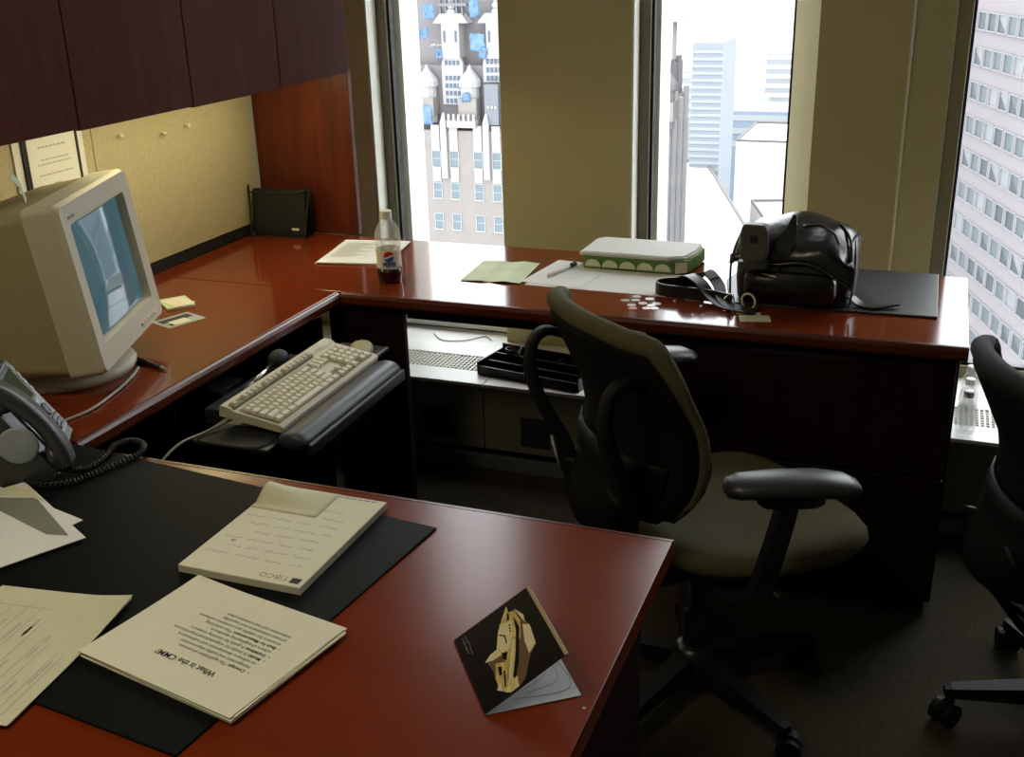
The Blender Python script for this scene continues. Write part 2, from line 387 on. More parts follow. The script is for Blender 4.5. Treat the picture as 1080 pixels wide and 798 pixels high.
span('side_panel', 'dark_wood', fd, (-.385, .64, 0), (-.358, 1.46, DZ - .036), .002)
span('reveal_strip', 'cherry_edge', fd, (-.357, .66, DZ - .062), (-.352, 1.44, DZ - .054))
span('side_panel', 'dark_wood', fd, (-2.10, .64, 0), (-2.07, 1.46, DZ - .036), .002)
span('modesty_panel', 'dark_wood', fd, (-2.06, .70, .02), (-.39, .72, DZ - .036), .002)
# ------------------------------------------------------------------ computer monitor
def rect_ring(w, h, y, r=.02, n=6, cz=0.0):
    o = []
    for sx, sz, a0 in ((1, 1, 0), (-1, 1, 90), (-1, -1, 180), (1, -1, 270)):
        for k in range(n + 1):
            a = R(a0 + 90 * k / n); o.append((sx * (w / 2 - r) + r * math.cos(a), y, cz + sz * (h / 2 - r) + r * math.sin(a)))
    return o
YAW = R(111.6)
fc = Vector((-1.675, 1.905, .982))
back = Vector((-math.sin(YAW), math.cos(YAW), 0))
mb = fc + back * .13
mon = thing('computer_monitor', 'bulky beige tube computer monitor with a glowing teal screen', 'monitor', (mb.x, mb.y, DZ), YAW)
hl = (0, -.13, fc.z - DZ); ht = (R(-7), 0, 0)
MW, MH = .435, .363
loft('bezel', 'beige_plastic', mon, [rect_ring(MW, MH, .075, .014), rect_ring(MW, MH, .012, .014), rect_ring(MW - .012, MH - .012, 0, .014),
     rect_ring(.342, .258, .002, .010, cz=.004), rect_ring(.326, .242, .022, .012, cz=.004)], False, False, hl, ht)
loft('case', 'beige_case', mon, [rect_ring(MW - .012, MH - .010, .076, .018), rect_ring(MW - .022, MH - .02, .19, .03), rect_ring(.36, .30, .31, .04, cz=.0), rect_ring(.27, .24, .42, .04, cz=-.01)], False, True, hl, ht)
bm = bmesh.new(); gx, gz = 14, 10
vv = [[bm.verts.new((.1635 * (2 * i / gx - 1), .020 - .012 * (1 - (2 * i / gx - 1) ** 2) * (1 - .5 * (2 * j / gz - 1) ** 2), .004 + .1215 * (2 * j / gz - 1))) for i in range(gx + 1)] for j in range(gz + 1)]
for j in range(gz):
    for i in range(gx): bm.faces.new((vv[j][i], vv[j][i + 1], vv[j + 1][i + 1], vv[j + 1][i]))
scr = from_bm('screen', bm, 'screen', mon, True, hl, ht); scr['label'] = 'curved glass screen showing a teal desktop'
bm = bmesh.new()
for k in range(5): add_box(bm, (.06 + k * .022, -.002, -.158), (.014, .006, .007), None, .002)
from_bm('buttons', bm, 'beige_plastic', mon, False, hl, ht)
cmk = Vector(hl) + Matrix.Rotation(R(-7), 3, 'X') @ Vector((-.160, -.0005, .148))
box('maker_mark', 'ink_grey', mon, cmk, (.036, .001, .006), ht)
lathe('swivel_base', 'beige_plastic', mon, [(.155, 0), (.157, .012), (.15, .022), (.11, .034), (.085, .046), (.085, .062)], 32, (0, 0.02, 0))
tag(tube('monitor_cable', 'cable_grey', None, [(-1.652, 1.90, DZ + .004), (-1.625, 1.84, DZ + .004), (-1.60, 1.75, DZ + .004), (-1.585, 1.66, DZ + .004), (-1.60, 1.585, DZ + .004)], .0034, 6, k=6), 'thin grey cable running from monitor base toward the phone', 'cable')
# sticky note on the top left of the monitor
sn = loft('sticky_note', 'note_teal', None, [[(x, y, z) for x, y, z in ((-.03, 0, 0), (.03, .004, 0), (.03, .005, 0), (-.03, .001, 0))], [(-.028, .006, .03), (.03, .01, .032), (.03, .011, .032), (-.028, .007, .03)],
     [(-.022, .02, .052), (.026, .022, .056), (.026, .023, .056), (-.022, .021, .052)]], False)
sn.location = fc + back * .10 + Vector((.368 * .16, -.93 * .16, .182)); sn.rotation_euler = (0, 0, YAW + .3)
tag(sn, 'pale teal sticky note curling on top of the monitor', 'note')
# small things on the side desk
def sheet(name, m, parent, w, h, loc, rz, t=.001, curl=(0, 0, 0, 0), n=6, label=None, cat=None, group=None):
    """paper sheet or pile, curl = lift at corners (-x-y, +x-y, +x+y, -x+y)"""
    bm = bmesh.new(); top = []; bot = []
    for j in range(n + 1):
        rt, rb = [], []
        for i in range(n + 1):
            u, v = i / n, j / n; f = lambda a: max(0, a * 1.6 - .6) ** 2
            z = curl[0] * f(1 - u) * f(1 - v) * 1 + curl[1] * f(u) * f(1 - v) + curl[2] * f(u) * f(v) + curl[3] * f(1 - u) * f(v)
            rt.append(bm.verts.new((w * (u - .5), h * (v - .5), t + z))); rb.append(bm.verts.new((w * (u - .5), h * (v - .5), z)))
        top.append(rt); bot.append(rb)
    for j in range(n):
        for i in range(n):
            bm.faces.new((top[j][i], top[j][i + 1], top[j + 1][i + 1], top[j + 1][i])); bm.faces.new((bot[j][i], bot[j + 1][i], bot[j + 1][i + 1], bot[j][i + 1]))
    for i in range(n):
        bm.faces.new((bot[0][i], bot[0][i + 1], top[0][i + 1], top[0][i])); bm.faces.new((top[n][i], top[n][i + 1], bot[n][i + 1], bot[n][i]))
        bm.faces.new((top[i][0], top[i + 1][0], bot[i + 1][0], bot[i][0])); bm.faces.new((bot[i][n], bot[i + 1][n], top[i + 1][n], top[i][n]))
    o = from_bm(name, bm, m, parent, False, loc, (0, 0, rz))
    if label: tag(o, label, cat, group)
    return o
def rects(name, m, parent, rs, z):
    return flat(name, m, parent, [[(a, b), (c, b), (c, d), (a, d)] for a, b, c, d in rs], z)
n1 = thing('note_pad', 'small pale green notepad beside the monitor', 'notepad', (-1.885, 2.355, DZ), R(-38))
sheet('sheets', 'paper_green', n1, .10, .075, (0, 0, .0), 0, .006); sheet('top_sheet', 'paper', n1, .075, .06, (.005, .004, .0062), .25, .001)
n2 = thing('photo_card', 'small dark-bordered printed card lying near the monitor', 'card', (-1.79, 2.235, DZ), R(-20))
sheet('card', 'card_grey', n2, .085, .11, (0, 0, 0), 0, .001); rects('print', 'ink', n2, [(-.03, -.045, .0, .045), (.012, -.04, .03, -.02)], .0013); rects('print', 'paper', n2, [(-.005, -.03, .03, .02)], .0015)
pn = thing('pen', 'black pen lying in front of the monitor base', 'pen', (-1.635, 1.925, DZ + .005), R(-17))
tube('barrel', 'black_plastic', pn, [(-.06, 0, 0), (.035, 0, 0)], .005, 10); tube('tip', 'ink_grey', pn, [(.035, 0, 0), (.058, 0, -.002)], [.0045, .001], 8); tube('clip', 'black_plastic', pn, [(-.055, 0, .006), (-.02, 0, .006)], .0015, 6)
# holder in the corner
hd = thing('file_holder', 'black file holder with a wire side standing in the corner', 'holder', (-2.02, 3.11, DZ), R(3))
loft('front_plate', 'black_plastic', hd, [rect_ring(.195, .15, -.018, .012, cz=.083), rect_ring(.195, .15, -.008, .012, cz=.083)], False, True, (0, .0, 0), (R(-8), 0, 0))
span('back_plate', 'black_matte', hd, (-.095, .045, .002), (.095, .052, .15), .003)
span('bottom_plate', 'black_matte', hd, (-.097, -.02, .0), (.097, .052, .006), .002)
tube('wire', 'black_matte', hd, [(-.12, .02, .165), (-.108, .0, .145), (-.098, -.02, .08), (-.096, -.03, .003)], .004, 6, k=5)
tube('wire', 'black_matte', hd, [(-.12, .02, .165), (-.10, -.01, .152), (-.07, -.02, .150), (.07, -.02, .152), (.105, .03, .16)], .003, 6, k=5)
tube('wire', 'black_matte', hd, [(.105, .03, .16), (.10, .0, .08), (.097, -.02, .003)], .0035, 6, k=5)
box('label_plate', 'paper', hd, (.062, -.0150, .030), (.026, .0015, .008))
# certificate and pins
cf = thing('framed_certificate', 'certificate in a white and black frame hung on tackboard behind monitor', 'certificate', (-2.137, 2.252, 1.115))
cf.rotation_euler = (0, 0, PI / 2)     # local -y faces the room
span('mount', 'paper_white', cf, (-.125, -.004, -.17), (.125, 0, .13), .001)
span('frame', 'black_matte', cf, (-.100, -.010, -.155), (.100, -.004, .115), .001)
span('document', 'paper_white', cf, (-.086, -.0125, -.145), (.086, -.0105, .105))
bm = bmesh.new(); random.seed(21)
for z, w, h in ((.062, .10, .005), (.030, .090, .004), (.019, .115, .004), (-.008, .118, .004), (-.034, .022, .005), (-.052, .12, .003), (-.060, .11, .003), (-.068, .05, .003), (-.094, .09, .003)):
    x = -w / 2
    while x < w / 2:        # broken dashes, as the print is too small to read
        l = random.uniform(.006, .016); add_box(bm, (x + l / 2, -.0127, z), (l, .0004, h)); x += l + .003
from_bm('print', bm, 'ink_faint', cf)['kind'] = 'stuff'
for i, (y, z, nm) in enumerate(((2.519, 1.160, 'leftmost of the three pale push pins in the tackboard'), (2.707, 1.137, 'middle of the three pale push pins in the tackboard'), (2.824, 1.145, 'rightmost of the three pale push pins in the tackboard'))):
    p = thing('push_pin', nm, 'pin', (-2.138, y, z), 0, 'push pins in the tackboard')
    lathe('pin_head', 'cap_white', p, [(.0012, 0), (.0012, .004), (.005, .0045), (.004, .008), (.0035, .012), (.006, .014), (.005, .0165)], 10, (0, 0, 0), (0, R(90), 0))
# ------------------------------------------------------------------ keyboard tray, keyboard, mouse
KC = Vector((-1.318, 2.06, .700)); KY = R(91)
kt = thing('keyboard_tray', 'black pull-out keyboard tray with padded palm rest under side desk', 'keyboard tray', (KC.x, KC.y, .628), KY)
# local x = along keyboard (toward +y world), local -y = toward user (+x world)
span('platform', 'black_plastic', kt, (-.30, -.078, .014), (.232, .11, .026), .005)
loft('left_wing', 'black_matte', kt, [[(x, y, .0262) for x, y in sell(.052, .085, 24, 4, -.255, .02)], [(x, y, .030) for x, y in sell(.050, .083, 24, 4, -.255, .02)]], False)
rings = []
for x, s in ((-.262, .75), (-.256, .95), (-.24, 1), (.19, 1), (.211, .95), (.217, .75)):
    rings.append([(x, -.112 + .036 * s * c, .030 + .020 * s * d) for c, d in [(math.cos(2 * PI * k / 20) , math.sin(2 * PI * k / 20) * (1 if math.sin(2 * PI * k / 20) > 0 else .9)) for k in range(20)]])
loft('palm_rest', 'dark_blue_pad', kt, rings, True)
span('front_lip', 'black_plastic', kt, (-.258, -.158, .002), (.214, -.146, .030), .005)
span('slide_arm', 'black_matte', kt, (-.06, .08, .0), (.06, .36, .013), .003)
span('slide_track', 'black_matte', kt, (-.05, .20, .0135), (.05, .56, .03), .003)
kn = tube('height_knob', 'black_plastic', kt, [(.212, -.12, .020), (.232, -.12, .020)], .008, 10)
kb = thing('keyboard', 'cream computer keyboard with grey key wells on black tray', 'keyboard', (KC.x, KC.y, KC.z - .045), KY)
tl = Matrix.Rotation(R(9), 4, 'X')
kr = (R(9), 0, 0); ko = (0, 0, .034)
prof = [(-.078, -.012), (-.078, .0), (-.074, .004), (.045, .006), (.05, .010), (.074, .012), (.078, .008), (.078, -.014)]
loft('keyboard_case', 'beige_plastic', kb, [[(x, y * s, z) for y, z in prof] for x, s in ((-.232, .97), (-.229, 1), (.229, 1), (.232, .97))], False, True, ko, kr)
wells = [(-.223, -.066, .057, .034), (.063, .002, .121, .034), (.063, -.066, .121, -.030), (.127, -.066, .220, .034), (-.223, .044, .121, .062)]
bm = bmesh.new()
for a, b, c, d in wells: add_span(bm, (a, b, .0045), (c, d, .0066 if b < .04 else .0116))
from_bm('key_well', bm, 'key_well', kb, False, ko, kr)
KM = {}
def key(x, y, w=.0158, d=.0155, z=.0066, m='key_cream'):
    kk = (round(w, 4), round(d, 4), m)
    if kk not in KM:
        bm = bmesh.new(); a, b = w / 2, d / 2
        add_loft(bm, [[(-a, -b, 0), (a, -b, 0), (a, b, 0), (-a, b, 0)], [(-a + .002, -b + .0015, .0065), (a - .002, -b + .0015, .0065), (a - .002, b - .002, .007), (-a + .002, b - .002, .007)]])
        o = from_bm('key', bm, m, kb); KM[kk] = o.data
    else:
        o = bpy.data.objects.new('key', KM[kk]); link(o, kb)
    o.location = Vector(ko) + (tl @ Vector((x, y, z))); o.rotation_euler = kr
p = .0187
rows = [(-.057, [1.35, 1.35, 1.35, 6.2, 1.35, 1.35, 1.35]), (-.038, [2.3] + [1] * 10 + [2.4]), (-.019, [1.8] + [1] * 11 + [2.1]), (0, [1.5] + [1] * 12 + [1.5]), (.019, [1] * 13 + [2])]
for y, ws in rows:
    x = -.2215; sc = .277 / (sum(ws) * p)
    for w in ws:
        key(x + w * p * sc / 2, y, w * p * sc - .003); x += w * p * sc
for g, n in ((-.2125, 1), (-.168, 4), (-.083, 4), (.002, 4), (.073, 3)):
    for i in range(n): key(g + i * .0187, .053, z=.0116, m='grey_key')
for i in range(3):
    for y in (.024, .0085): key(.073 + i * .0187, y, m='key_cream')
    key(.073 + i * .0187, -.057)
key(.0917, -.039)
for j in range(5):
    for i in range(4):
        if j == 0 and i == 1: continue
        key(.138 + i * .0222, -.057 + j * .019, .019)
box('maker_mark', 'ink_faint', kb, Vector(ko) + tl @ Vector((.165, .053, .0122)), (.03, .005, .0006), kr)
tube('cable', 'cable_grey', kb, [(-.20, .06, .018), (-.27, .09, .008), (-.34, .11, .006), (-.40, .13, -.03), (-.44, .15, -.10)], .003, 6, k=6)
ms = thing('computer_mouse', 'beige computer mouse beside the right end of the keyboard', 'mouse', (-1.33, 2.360, .6537), R(25))
loft('mouse_body', 'beige_case', ms, [[(x, y, z) for x, y in sell(.031 * s, .054 * s, 24, 2.6)] for z, s in ((0, .96), (.008, 1), (.015, .95), (.021, .78), (.025, .5), (.026, .15))], True)
bm = bmesh.new(); add_box(bm, (0, .03, .021), (.0012, .035, .006)); from_bm('button_gap', bm, 'key_well', ms)
sp = span('mouse_platform', 'black_plastic', kt, (.233, -.04, .014), (.37, .10, .0255), .006)
mc = thing('microphone', 'small black foam-headed microphone with silver stem behind the keyboard', 'microphone', (-1.45, 2.10, .665), R(98))
tube('stem', 'chrome', mc, [(-.075, 0, .016), (.05, .0, .022)], .0055, 10)
loft('foam_head', 'black_matte', mc, [[(x, .024 * s * math.cos(2 * PI * k / 16), .0235 + .022 * s * math.sin(2 * PI * k / 16)) for k in range(16)] for x, s in ((.045, .35), (.055, .75), (.07, 1), (.09, .98), (.103, .7), (.108, .3))], True)
tube('stem_base', 'black_plastic', mc, [(-.115, 0, .010), (-.075, 0, .016)], .009, 10)
span('shelf', 'black_matte', kt, (-.16, .112, .0), (.22, .17, .0365), .003)
# ------------------------------------------------------------------ telephone
PYAW = math.atan2(.57, .82)      # direction the phone faces
pc = Vector((-1.478, 1.452, 0))
ph = thing('desk_telephone', 'dark grey office telephone with display and coiled cord on front desk corner', 'telephone', (pc.x, pc.y, DZ + .006), PYAW - PI / 2 + PI)
# local: -y = front (toward the user), x = user's right ; face leans back
FT = R(58)
def fp(x, v, o=0.0):      # point on the phone face: v up the face, o out of it
    return Vector((x, -.005 + v * math.cos(FT) - o * math.sin(FT), .020 + v * math.sin(FT) + o * math.cos(FT)))
FL = .175
loft('phone_body', 'phone_grey', ph, [[(x, .0, 0), (x, -.012, .010), fp(x, 0, 0), fp(x, FL, 0), fp(x, FL, -.035), (x, .10, .03), (x, .10, 0)] for x in (-.105, .105)], False)
frot = (FT, 0, 0)
def face_box(name, m, x0, v0, x1, v1, h=.003, o=.0, parent=None, bev=.001):
    c = fp((x0 + x1) / 2, (v0 + v1) / 2, o + h / 2)
    return box(name, m, parent or ph, c, (x1 - x0, v1 - v0, h), frot, bev)
face_box('face_plate', 'phone_silver', -.052, .005, .10, FL - .004, .004)
face_box('lcd_bezel', 'phone_grey', -.024, .088, .080, .168, .002, .004)
face_box('lcd', 'phone_lcd', -.018, .095, .070, .160, .001, .006)
for i in range(4): face_box('line_button', 'phone_button', .084, .098 + i * .017, .095, .109 + i * .017, .003, .004)
for i in range(4): face_box('soft_button', 'phone_button', -.018 + i * .023, .079, -.004 + i * .023, .086, .003, .004)
bm = bmesh.new(); add_lathe(bm, [(.014, 0), (.014, .003), (.011, .004)], 20); from_bm('navigation_ring', bm, 'phone_grey', ph, True, fp(.068, .058, .004), frot)
for i in range(3):
    for j in range(4): face_box('number_button', 'phone_button', -.020 + i * .021, .012 + j * .016, -.005 + i * .021, .022 + j * .016, .004, .004)
for j in range(3): face_box('function_button', 'phone_grey', .055, .012 + j * .011, .090, .019 + j * .011, .003, .004)
# handset lying on the left of the face
hs = [fp(-.082, v, o) for v, o in ((-.012, .018), (.02, .030), (.06, .036), (.10, .036), (.14, .030), (.172, .018))]
ribbon('handset', 'phone_grey', ph, hs, (1, 0, 0), lambda u: .044 + .008 * abs(2 * u - 1), .022, 4, True)
for v in (.01, .15):
    bm = bmesh.new(); add_lathe(bm, [(.024, 0), (.026, .006), (.026, .014), (.02, .018)], 20); from_bm('handset_cup', bm, 'phone_grey', ph, True, fp(-.082, v, .004), frot)
bm = bmesh.new()
add_lathe(bm, [(.034, 0), (.035, .003), (.030, .005), (.022, .004), (.014, .006)], 24); sp_ = from_bm('speaker_disc', bm, 'phone_silver', ph, True, (-.1055, .045, .075), (0, R(-90), 0))
# coiled cord: handset end -> loop on the desk -> back to the body
inv = Matrix.Rotation(-(PYAW + PI / 2), 3, 'Z')
cw = [(-1.405, 1.365, .035), (-1.395, 1.40, .014), (-1.385, 1.43, .010), (-1.39, 1.475, .010), (-1.405, 1.520, .010), (-1.385, 1.545, .010), (-1.352, 1.535, .010), (-1.335, 1.50, .010), (-1.345, 1.45, .010), (-1.36, 1.40, .010), (-1.375, 1.36, .010), (-1.42, 1.335, .010), (-1.46, 1.345, .012)]
path = smooth_path(cw, 14); hel = []; L = len(path); ss = 5
for i in range(L - 1):
    a, b = path[i], path[i + 1]; t = (b - a).normalized(); s1 = t.cross(Vector((0, 0, 1))).normalized(); s2 = s1.cross(t)
    for k in range(ss):
        ph_ = 2 * PI * (i * ss + k) / 11.0; q = a.lerp(b, k / ss) + (s1 * math.cos(ph_) + s2 * math.sin(ph_)) * .0052
        hel.append(inv @ (q - Vector((pc.x, pc.y, .006))))
tube('coiled_cord', 'black_plastic', ph, hel, .0016, 5)
# ------------------------------------------------------------------ things on the front desk
bl = tag(prism('desk_blotter', 'blotter', None, [(-.46, -.30), (.46, -.30), (.46, .30), (-.46, .30)], 0, .004, bev=.0015), 'large black blotter under the papers on the front desk', 'blotter')
ba = R(-6.2); cx_, sx_ = math.cos(ba), math.sin(ba)
bl.location = (-.690 - (cx_ * .46 - sx_ * .30), 1.424 - (sx_ * .46 + cx_ * .30), DZ); bl.rotation_euler = (0, 0, ba)
BZ = DZ + .0042
# slide print-out
cm = thing('printed_slides', 'stack of printed slides titled What is the CMM? on black blotter', 'papers', (-.841, 1.031, BZ), R(169))
for i in range(5):
    sheet('sheet', 'paper', cm, .2794, .2159, (.002 * math.sin(i * 2.1), .002 * math.cos(i * 3.3), i * .0016), (0, .012, -.008, .015, 0)[i], .0015, (0, 0, 0, 0) if i < 4 else (0, .003, .0, .0))
tz = .0084
text('title', 'What is the CMM?', .0142, 'ink', cm, (-.005, .052, tz), (0, 0, 0), .0002, 'CENTER')
lines = [('-', 'Concept:', ' The application of process'), ('', '', 'management and quality improvement'), ('', '', 'to software development and maintenance'), ('-', 'Model:', ' A model for organizational improvement'),
         ('-', 'Guidelines:', ' A guide for evolving toward a'), ('', '', 'culture of engineering excellence'), ('-', 'Basis for Measurement:', ' The underlying'), ('', '', 'structure for reliable and consistent software'), ('', '', 'process assessments and capability'), ('', '', 'evaluations and improvement plans')]
for i, (b, h, t) in enumerate(lines):
    y = .030 - i * .0096; x = -.088
    if b: text('bullet', b, 0.0083, 'ink', cm, (x - .007, y, tz), (0, 0, 0), .0002)
    if h:
        o = text('heading', h, 0.0083, 'ink', cm, (x, y, tz), (0, 0, 0), .00014); x += max(v.co.x for v in o.data.vertices) + .002
    text('line', t.strip(), 0.0083, 'ink_grey', cm, (x, y, tz), (0, 0, 0), .0001)
# writing pad
pad = thing('writing_pad', 'cream letterhead writing pad with faint handwriting and a TIBCO mark', 'notepad', (-.9005, 1.316, BZ), PI)
sheet('pad_block', 'paper_edge', pad, .2115, .281, (0, 0, 0), 0, .011)
PZ = .0122
sheet('top_sheet', 'paper', pad, .211, .280, (0, 0, .0112), 0, .0008, (0, .0, .0, 0), 10)
text('letterhead', 'TIBCO', .0165, 'ink_brown', pad, (-.078, .119, PZ + .0002), (0, 0, 0), .0002, space=1.05)
rects('letterhead_square', 'ink', pad, [(-.098, .119, -.082, .133)], PZ + .0002)
rects('footer', 'ink_grey', pad, [(-.090 + k * .0125, -.1345, -.0795 + k * .0125, -.1315) for k in range(7)], PZ + .0003)
random.seed(3)
bm = bmesh.new()
for r in range(8):
    y = .088 - r * .024; x = -.085 + random.uniform(0, .03)
    for w in range(random.randint(2, 4)):
        n = random.randint(12, 26); pts = []
        for k in range(n):
            pts.append((x, y + random.uniform(-.0022, .0036), PZ + .0004)); x += random.uniform(.0004, .0030)
        x += .010
        add_tube(bm, pts, .0002, 4)
        if x > .075: break
for x, y in ((.068, .050),):
    for a in range(0, 180, 45): add_tube(bm, [(x - .004 * math.cos(R(a)), y - .004 * math.sin(R(a)), PZ + .0004), (x + .004 * math.cos(R(a)), y + .004 * math.sin(R(a)), PZ + .0004)], .0004, 4)
hw = from_bm('handwriting', bm, 'ink_blue', pad)
# lifted, creased corner sheet at the reader's lower right
bm = bmesh.new(); N = 10
g = [[None] * (N + 1) for _ in range(N + 1)]
for i in range(N + 1):
    for j in range(N + 1):
        u, v = i / N, j / N
        x = .1055 - .125 * (1 - u); y = -.140 + .085 * v
        lift = .020 * max(0, math.sin(PI * min(1, v * 1.25))) * (u ** 1.3) * (1 if v < .8 else (1 - v) / .2)
        g[i][j] = bm.verts.new((x - .006 * lift / .02 * v, y, PZ + .0006 + lift))
for i in range(N):
    for j in range(N): bm.faces.new((g[i][j], g[i + 1][j], g[i + 1][j + 1], g[i][j + 1]))
ls = from_bm('lifted_sheet', bm, 'paper_old', pad, True)
md = ls.modifiers.new('thick', 'SOLIDIFY'); md.thickness = .0004
# form with ruled lines
fm = thing('ruled_form', 'pale green ruled form sheet at the left edge of the blotter', 'papers', (-1.104, .928, BZ), R(6.5))
sheet('under_sheet', 'paper_old', fm, .2159, .2794, (-.004, .004, 0), .02, .002, (0, 0, .004, 0))
sheet('top_sheet', 'paper_old', fm, .2159, .2794, (0, 0, .0024), 0, .0009, (0, 0, .012, 0), 10)
bm = bmesh.new()
for x in (.088, .076, .052, .036, .012, -.012, -.036, -.06, -.085): add_box(bm, (x, -.012, .0037), (.0009, .235, .0003))
for y in (.096, -.122): add_box(bm, (0, y, .0037), (.176, .0008, .0003))
from_bm('ruling', bm, 'ink_faint', fm)
random.seed(4)
rects('print', 'ink_faint', fm, [(x - .004, y, x, y + l) for x in (.083, .064, .044, .022, .004, -.018, -.045) for y, l in [(random.uniform(-.10, .06), random.uniform(.02, .045)) for _ in range(2)]], .0039)
# letters at the far left
e1 = thing('opened_letter', 'white letter with a grey panel, upper of two sheets at desk edge', 'papers', (-1.385, 1.18, BZ + .003), R(-27.9))
sheet('sheet', 'paper_white', e1, .28, .216, (0, 0, 0), 0, .0015, (0, 0, 0, 0))
flat('grey_panel', 'grey_panel', e1, [[(.115, .090), (.085, .065), (-.14, .02), (-.06, .100)]], .0018)
flat('flap', 'paper_old', e1, [[(-.03, .106), (-.07, .094), (-.14, .035), (-.14, .085), (-.09, .106)]], .0022)
e2 = thing('plain_letter', 'white sheet partly hidden beneath the letter with grey panel', 'papers', (-1.423, 1.189, BZ), R(-13.3))
sheet('sheet', 'paper_white', e2, .28, .216, (0, 0, 0), 0, .0012)
flat('grey_panel', 'grey_panel', e2, [[(.125, .088), (.105, .070), (.02, .088), (.05, .098)]], .0015)
# greeting card
gc = thing('folded_card', 'folded black picture card standing half open on the front desk', 'card', (-.441, 1.015, DZ + .0012), math.atan2(.6, .8))
# local x = away from the spine, local y = along the spine (B -> A)
CW, CH = .124, .163
sheet('inside_page', 'card_white', gc, CW, CH, (CW / 2, CH / 2, 0), 0, .0006)
ct = R(31)
cv = bpy.data.objects.new('cover', None)
bm = bmesh.new(); add_span(bm, (0, 0, 0), (CW, CH, .0007)); cover = from_bm('cover', bm, 'card_black', gc, False, (0, 0, .0008), (0, -ct, 0))
bm = bmesh.new(); add_span(bm, (CW - .004, 0, -.004), (CW + .0015, CH, .0009), .001); from_bm('rim', bm, 'card_rim', cover)
def blob(cx, cy, pts): return [(cx + a, cy + b) for a, b in pts]
T = .0010
# picture: a pale gilded craft with dark seams and flame-like trails (x across, y along the spine)
def pic(name, m, polys, dz=0): return flat(name, m, cover, polys, T + dz)
def pc_(x, y):      # design units of the print -> cover plane
    dx, dy = x - 290, y - 740; det = 410 * -400 - (-185) * -305
    return (CW * (dx * -400 - (-185) * dy) / det, CH * (410 * dy - (-305) * dx) / det)
def pict(name, m, polys, dz=0): return pic(name, m, [[pc_(*p_) for p_ in pl] for pl in polys], dz)
pict('picture_trail', 'card_brown', [[(470, 215), (520, 265), (552, 370), (520, 435), (492, 560), (455, 610), (440, 420)], [(300, 480), (350, 400), (400, 470), (420, 560), (345, 575), (330, 520)]])
pict('picture_hull', 'card_gold', [[(395, 152), (408, 190), (440, 180), (470, 240), (472, 330), (445, 420), (432, 560), (405, 590), (392, 470), (345, 398), (352, 300), (372, 232)], [(340, 480), (395, 470), (425, 560), (455, 545), (462, 600), (420, 632), (362, 622), (345, 560)]], .0002)
pict('picture_body', 'card_cream', [[(394, 160), (368, 240), (374, 236), (400, 168)], [(360, 262), (400, 250), (428, 244), (428, 332), (410, 405), (382, 420), (348, 392)], [(430, 344), (441, 348), (428, 560), (410, 578), (416, 480)], [(438, 170), (488, 208), (496, 252), (468, 216)], [(482, 262), (520, 268), (548, 372), (515, 428), (492, 360)], [(286, 476), (312, 432), (350, 400), (376, 430), (330, 462)], [(350, 620), (372, 575), (378, 625)], [(395, 632), (412, 570), (424, 628)], [(436, 610), (450, 545), (462, 600)]], .0004)
pict('picture_seam', 'card_black', [[(408, 190), (414, 236), (398, 240), (400, 200)], [(432, 210), (466, 280), (462, 480), (444, 560), (438, 555), (446, 420), (448, 300)], [(372, 425), (404, 415), (398, 465), (380, 455)], [(358, 318), (392, 326), (402, 370), (396, 372), (386, 332), (358, 324)], [(410, 262), (418, 262), (418, 272), (410, 272)], [(412, 280), (420, 280), (420, 290), (412, 290)], [(414, 298), (422, 298), (422, 306), (414, 306)], [(355, 500), (372, 495), (378, 540), (362, 545)], [(384, 520), (392, 515), (398, 600), (390, 605)]], .0006)
bm = bmesh.new(); random.seed(9)
for k in range(2):
    base = [(152 + 20 * k + t * 4.6, 330 - 8 * k + t * 9.5 + random.uniform(-14, 14)) for t in range(11)]
    add_tube(bm, smooth_path([(*pc_(*b_), T + .0002) for b_ in base], 3), .0004, 4)
from_bm('script_line', bm, 'ink_grey', cover)
bm = bmesh.new()
for pts in ([(.04, .018), (.115, .018), (.116, .08), (.09, .12)], [(.05, .03), (.09, .05), (.105, .09)], [(.06, .025), (.10, .035), (.11, .06), (.10, .10)], [(.075, .04), (.085, .07), (.07, .10)]):
    add_tube(bm, smooth_path([(a, b, .0009) for a, b in pts], 5), .0004, 4)
from_bm('line_drawing', bm, 'card_grey', gc)
bm = bmesh.new(); add_box(bm, (0, 0, .0008), (.004, .003, .0016), .4, .0004); tag(from_bm('paper_scrap', bm, 'paper_white', None, False, onp) if False else from_bm('paper_scrap', bm, 'paper_white', None, False, (-.331, 1.067, DZ + .0005)), 'tiny white scrap near the right edge of front desk', 'scrap')
# ------------------------------------------------------------------ things on the credenza
# soda bottle
bt = thing('soda_bottle', 'clear plastic cola bottle with dark cola left and a round logo label', 'bottle', (-1.418, 2.715, DZ))
lathe('bottle_body', 'clear_plastic', bt, [(.0362, .0432), (.0345, .052), (.0345, .100), (.0362, .108), (.0372, .122), (.0362, .137), (.0325, .152), (.0255, .167), (.0165, .177), (.0130, .181), (.0130, .186)], 32)
lathe('cola', 'cola', bt, [(.026, .0), (.0315, .003), (.0335, .014), (.0365, .030), (.0365, .043)], 32)
lathe('cap', 'cap_white', bt, [(.0160, .182), (.0162, .184), (.0162, .203), (.0150, .205)], 24, smooth=False)
def wrap_flat(name, m, polys, r, parent, a0):
    bm = bmesh.new()
    for pl in polys: add_poly(bm, [(r * math.cos(a0 + x / r), r * math.sin(a0 + x / r), z) for x, z in pl])
    return from_bm(name, bm, m, parent)
lr = .0352
rings = [[((lr) * math.cos(2 * PI * i / 40), lr * math.sin(2 * PI * i / 40), z) for i in range(40)] for z in (.046, .098)]
bm = bmesh.new(); add_loft(bm, rings, False); lab = from_bm('label', bm, 'label_cream', bt, True)
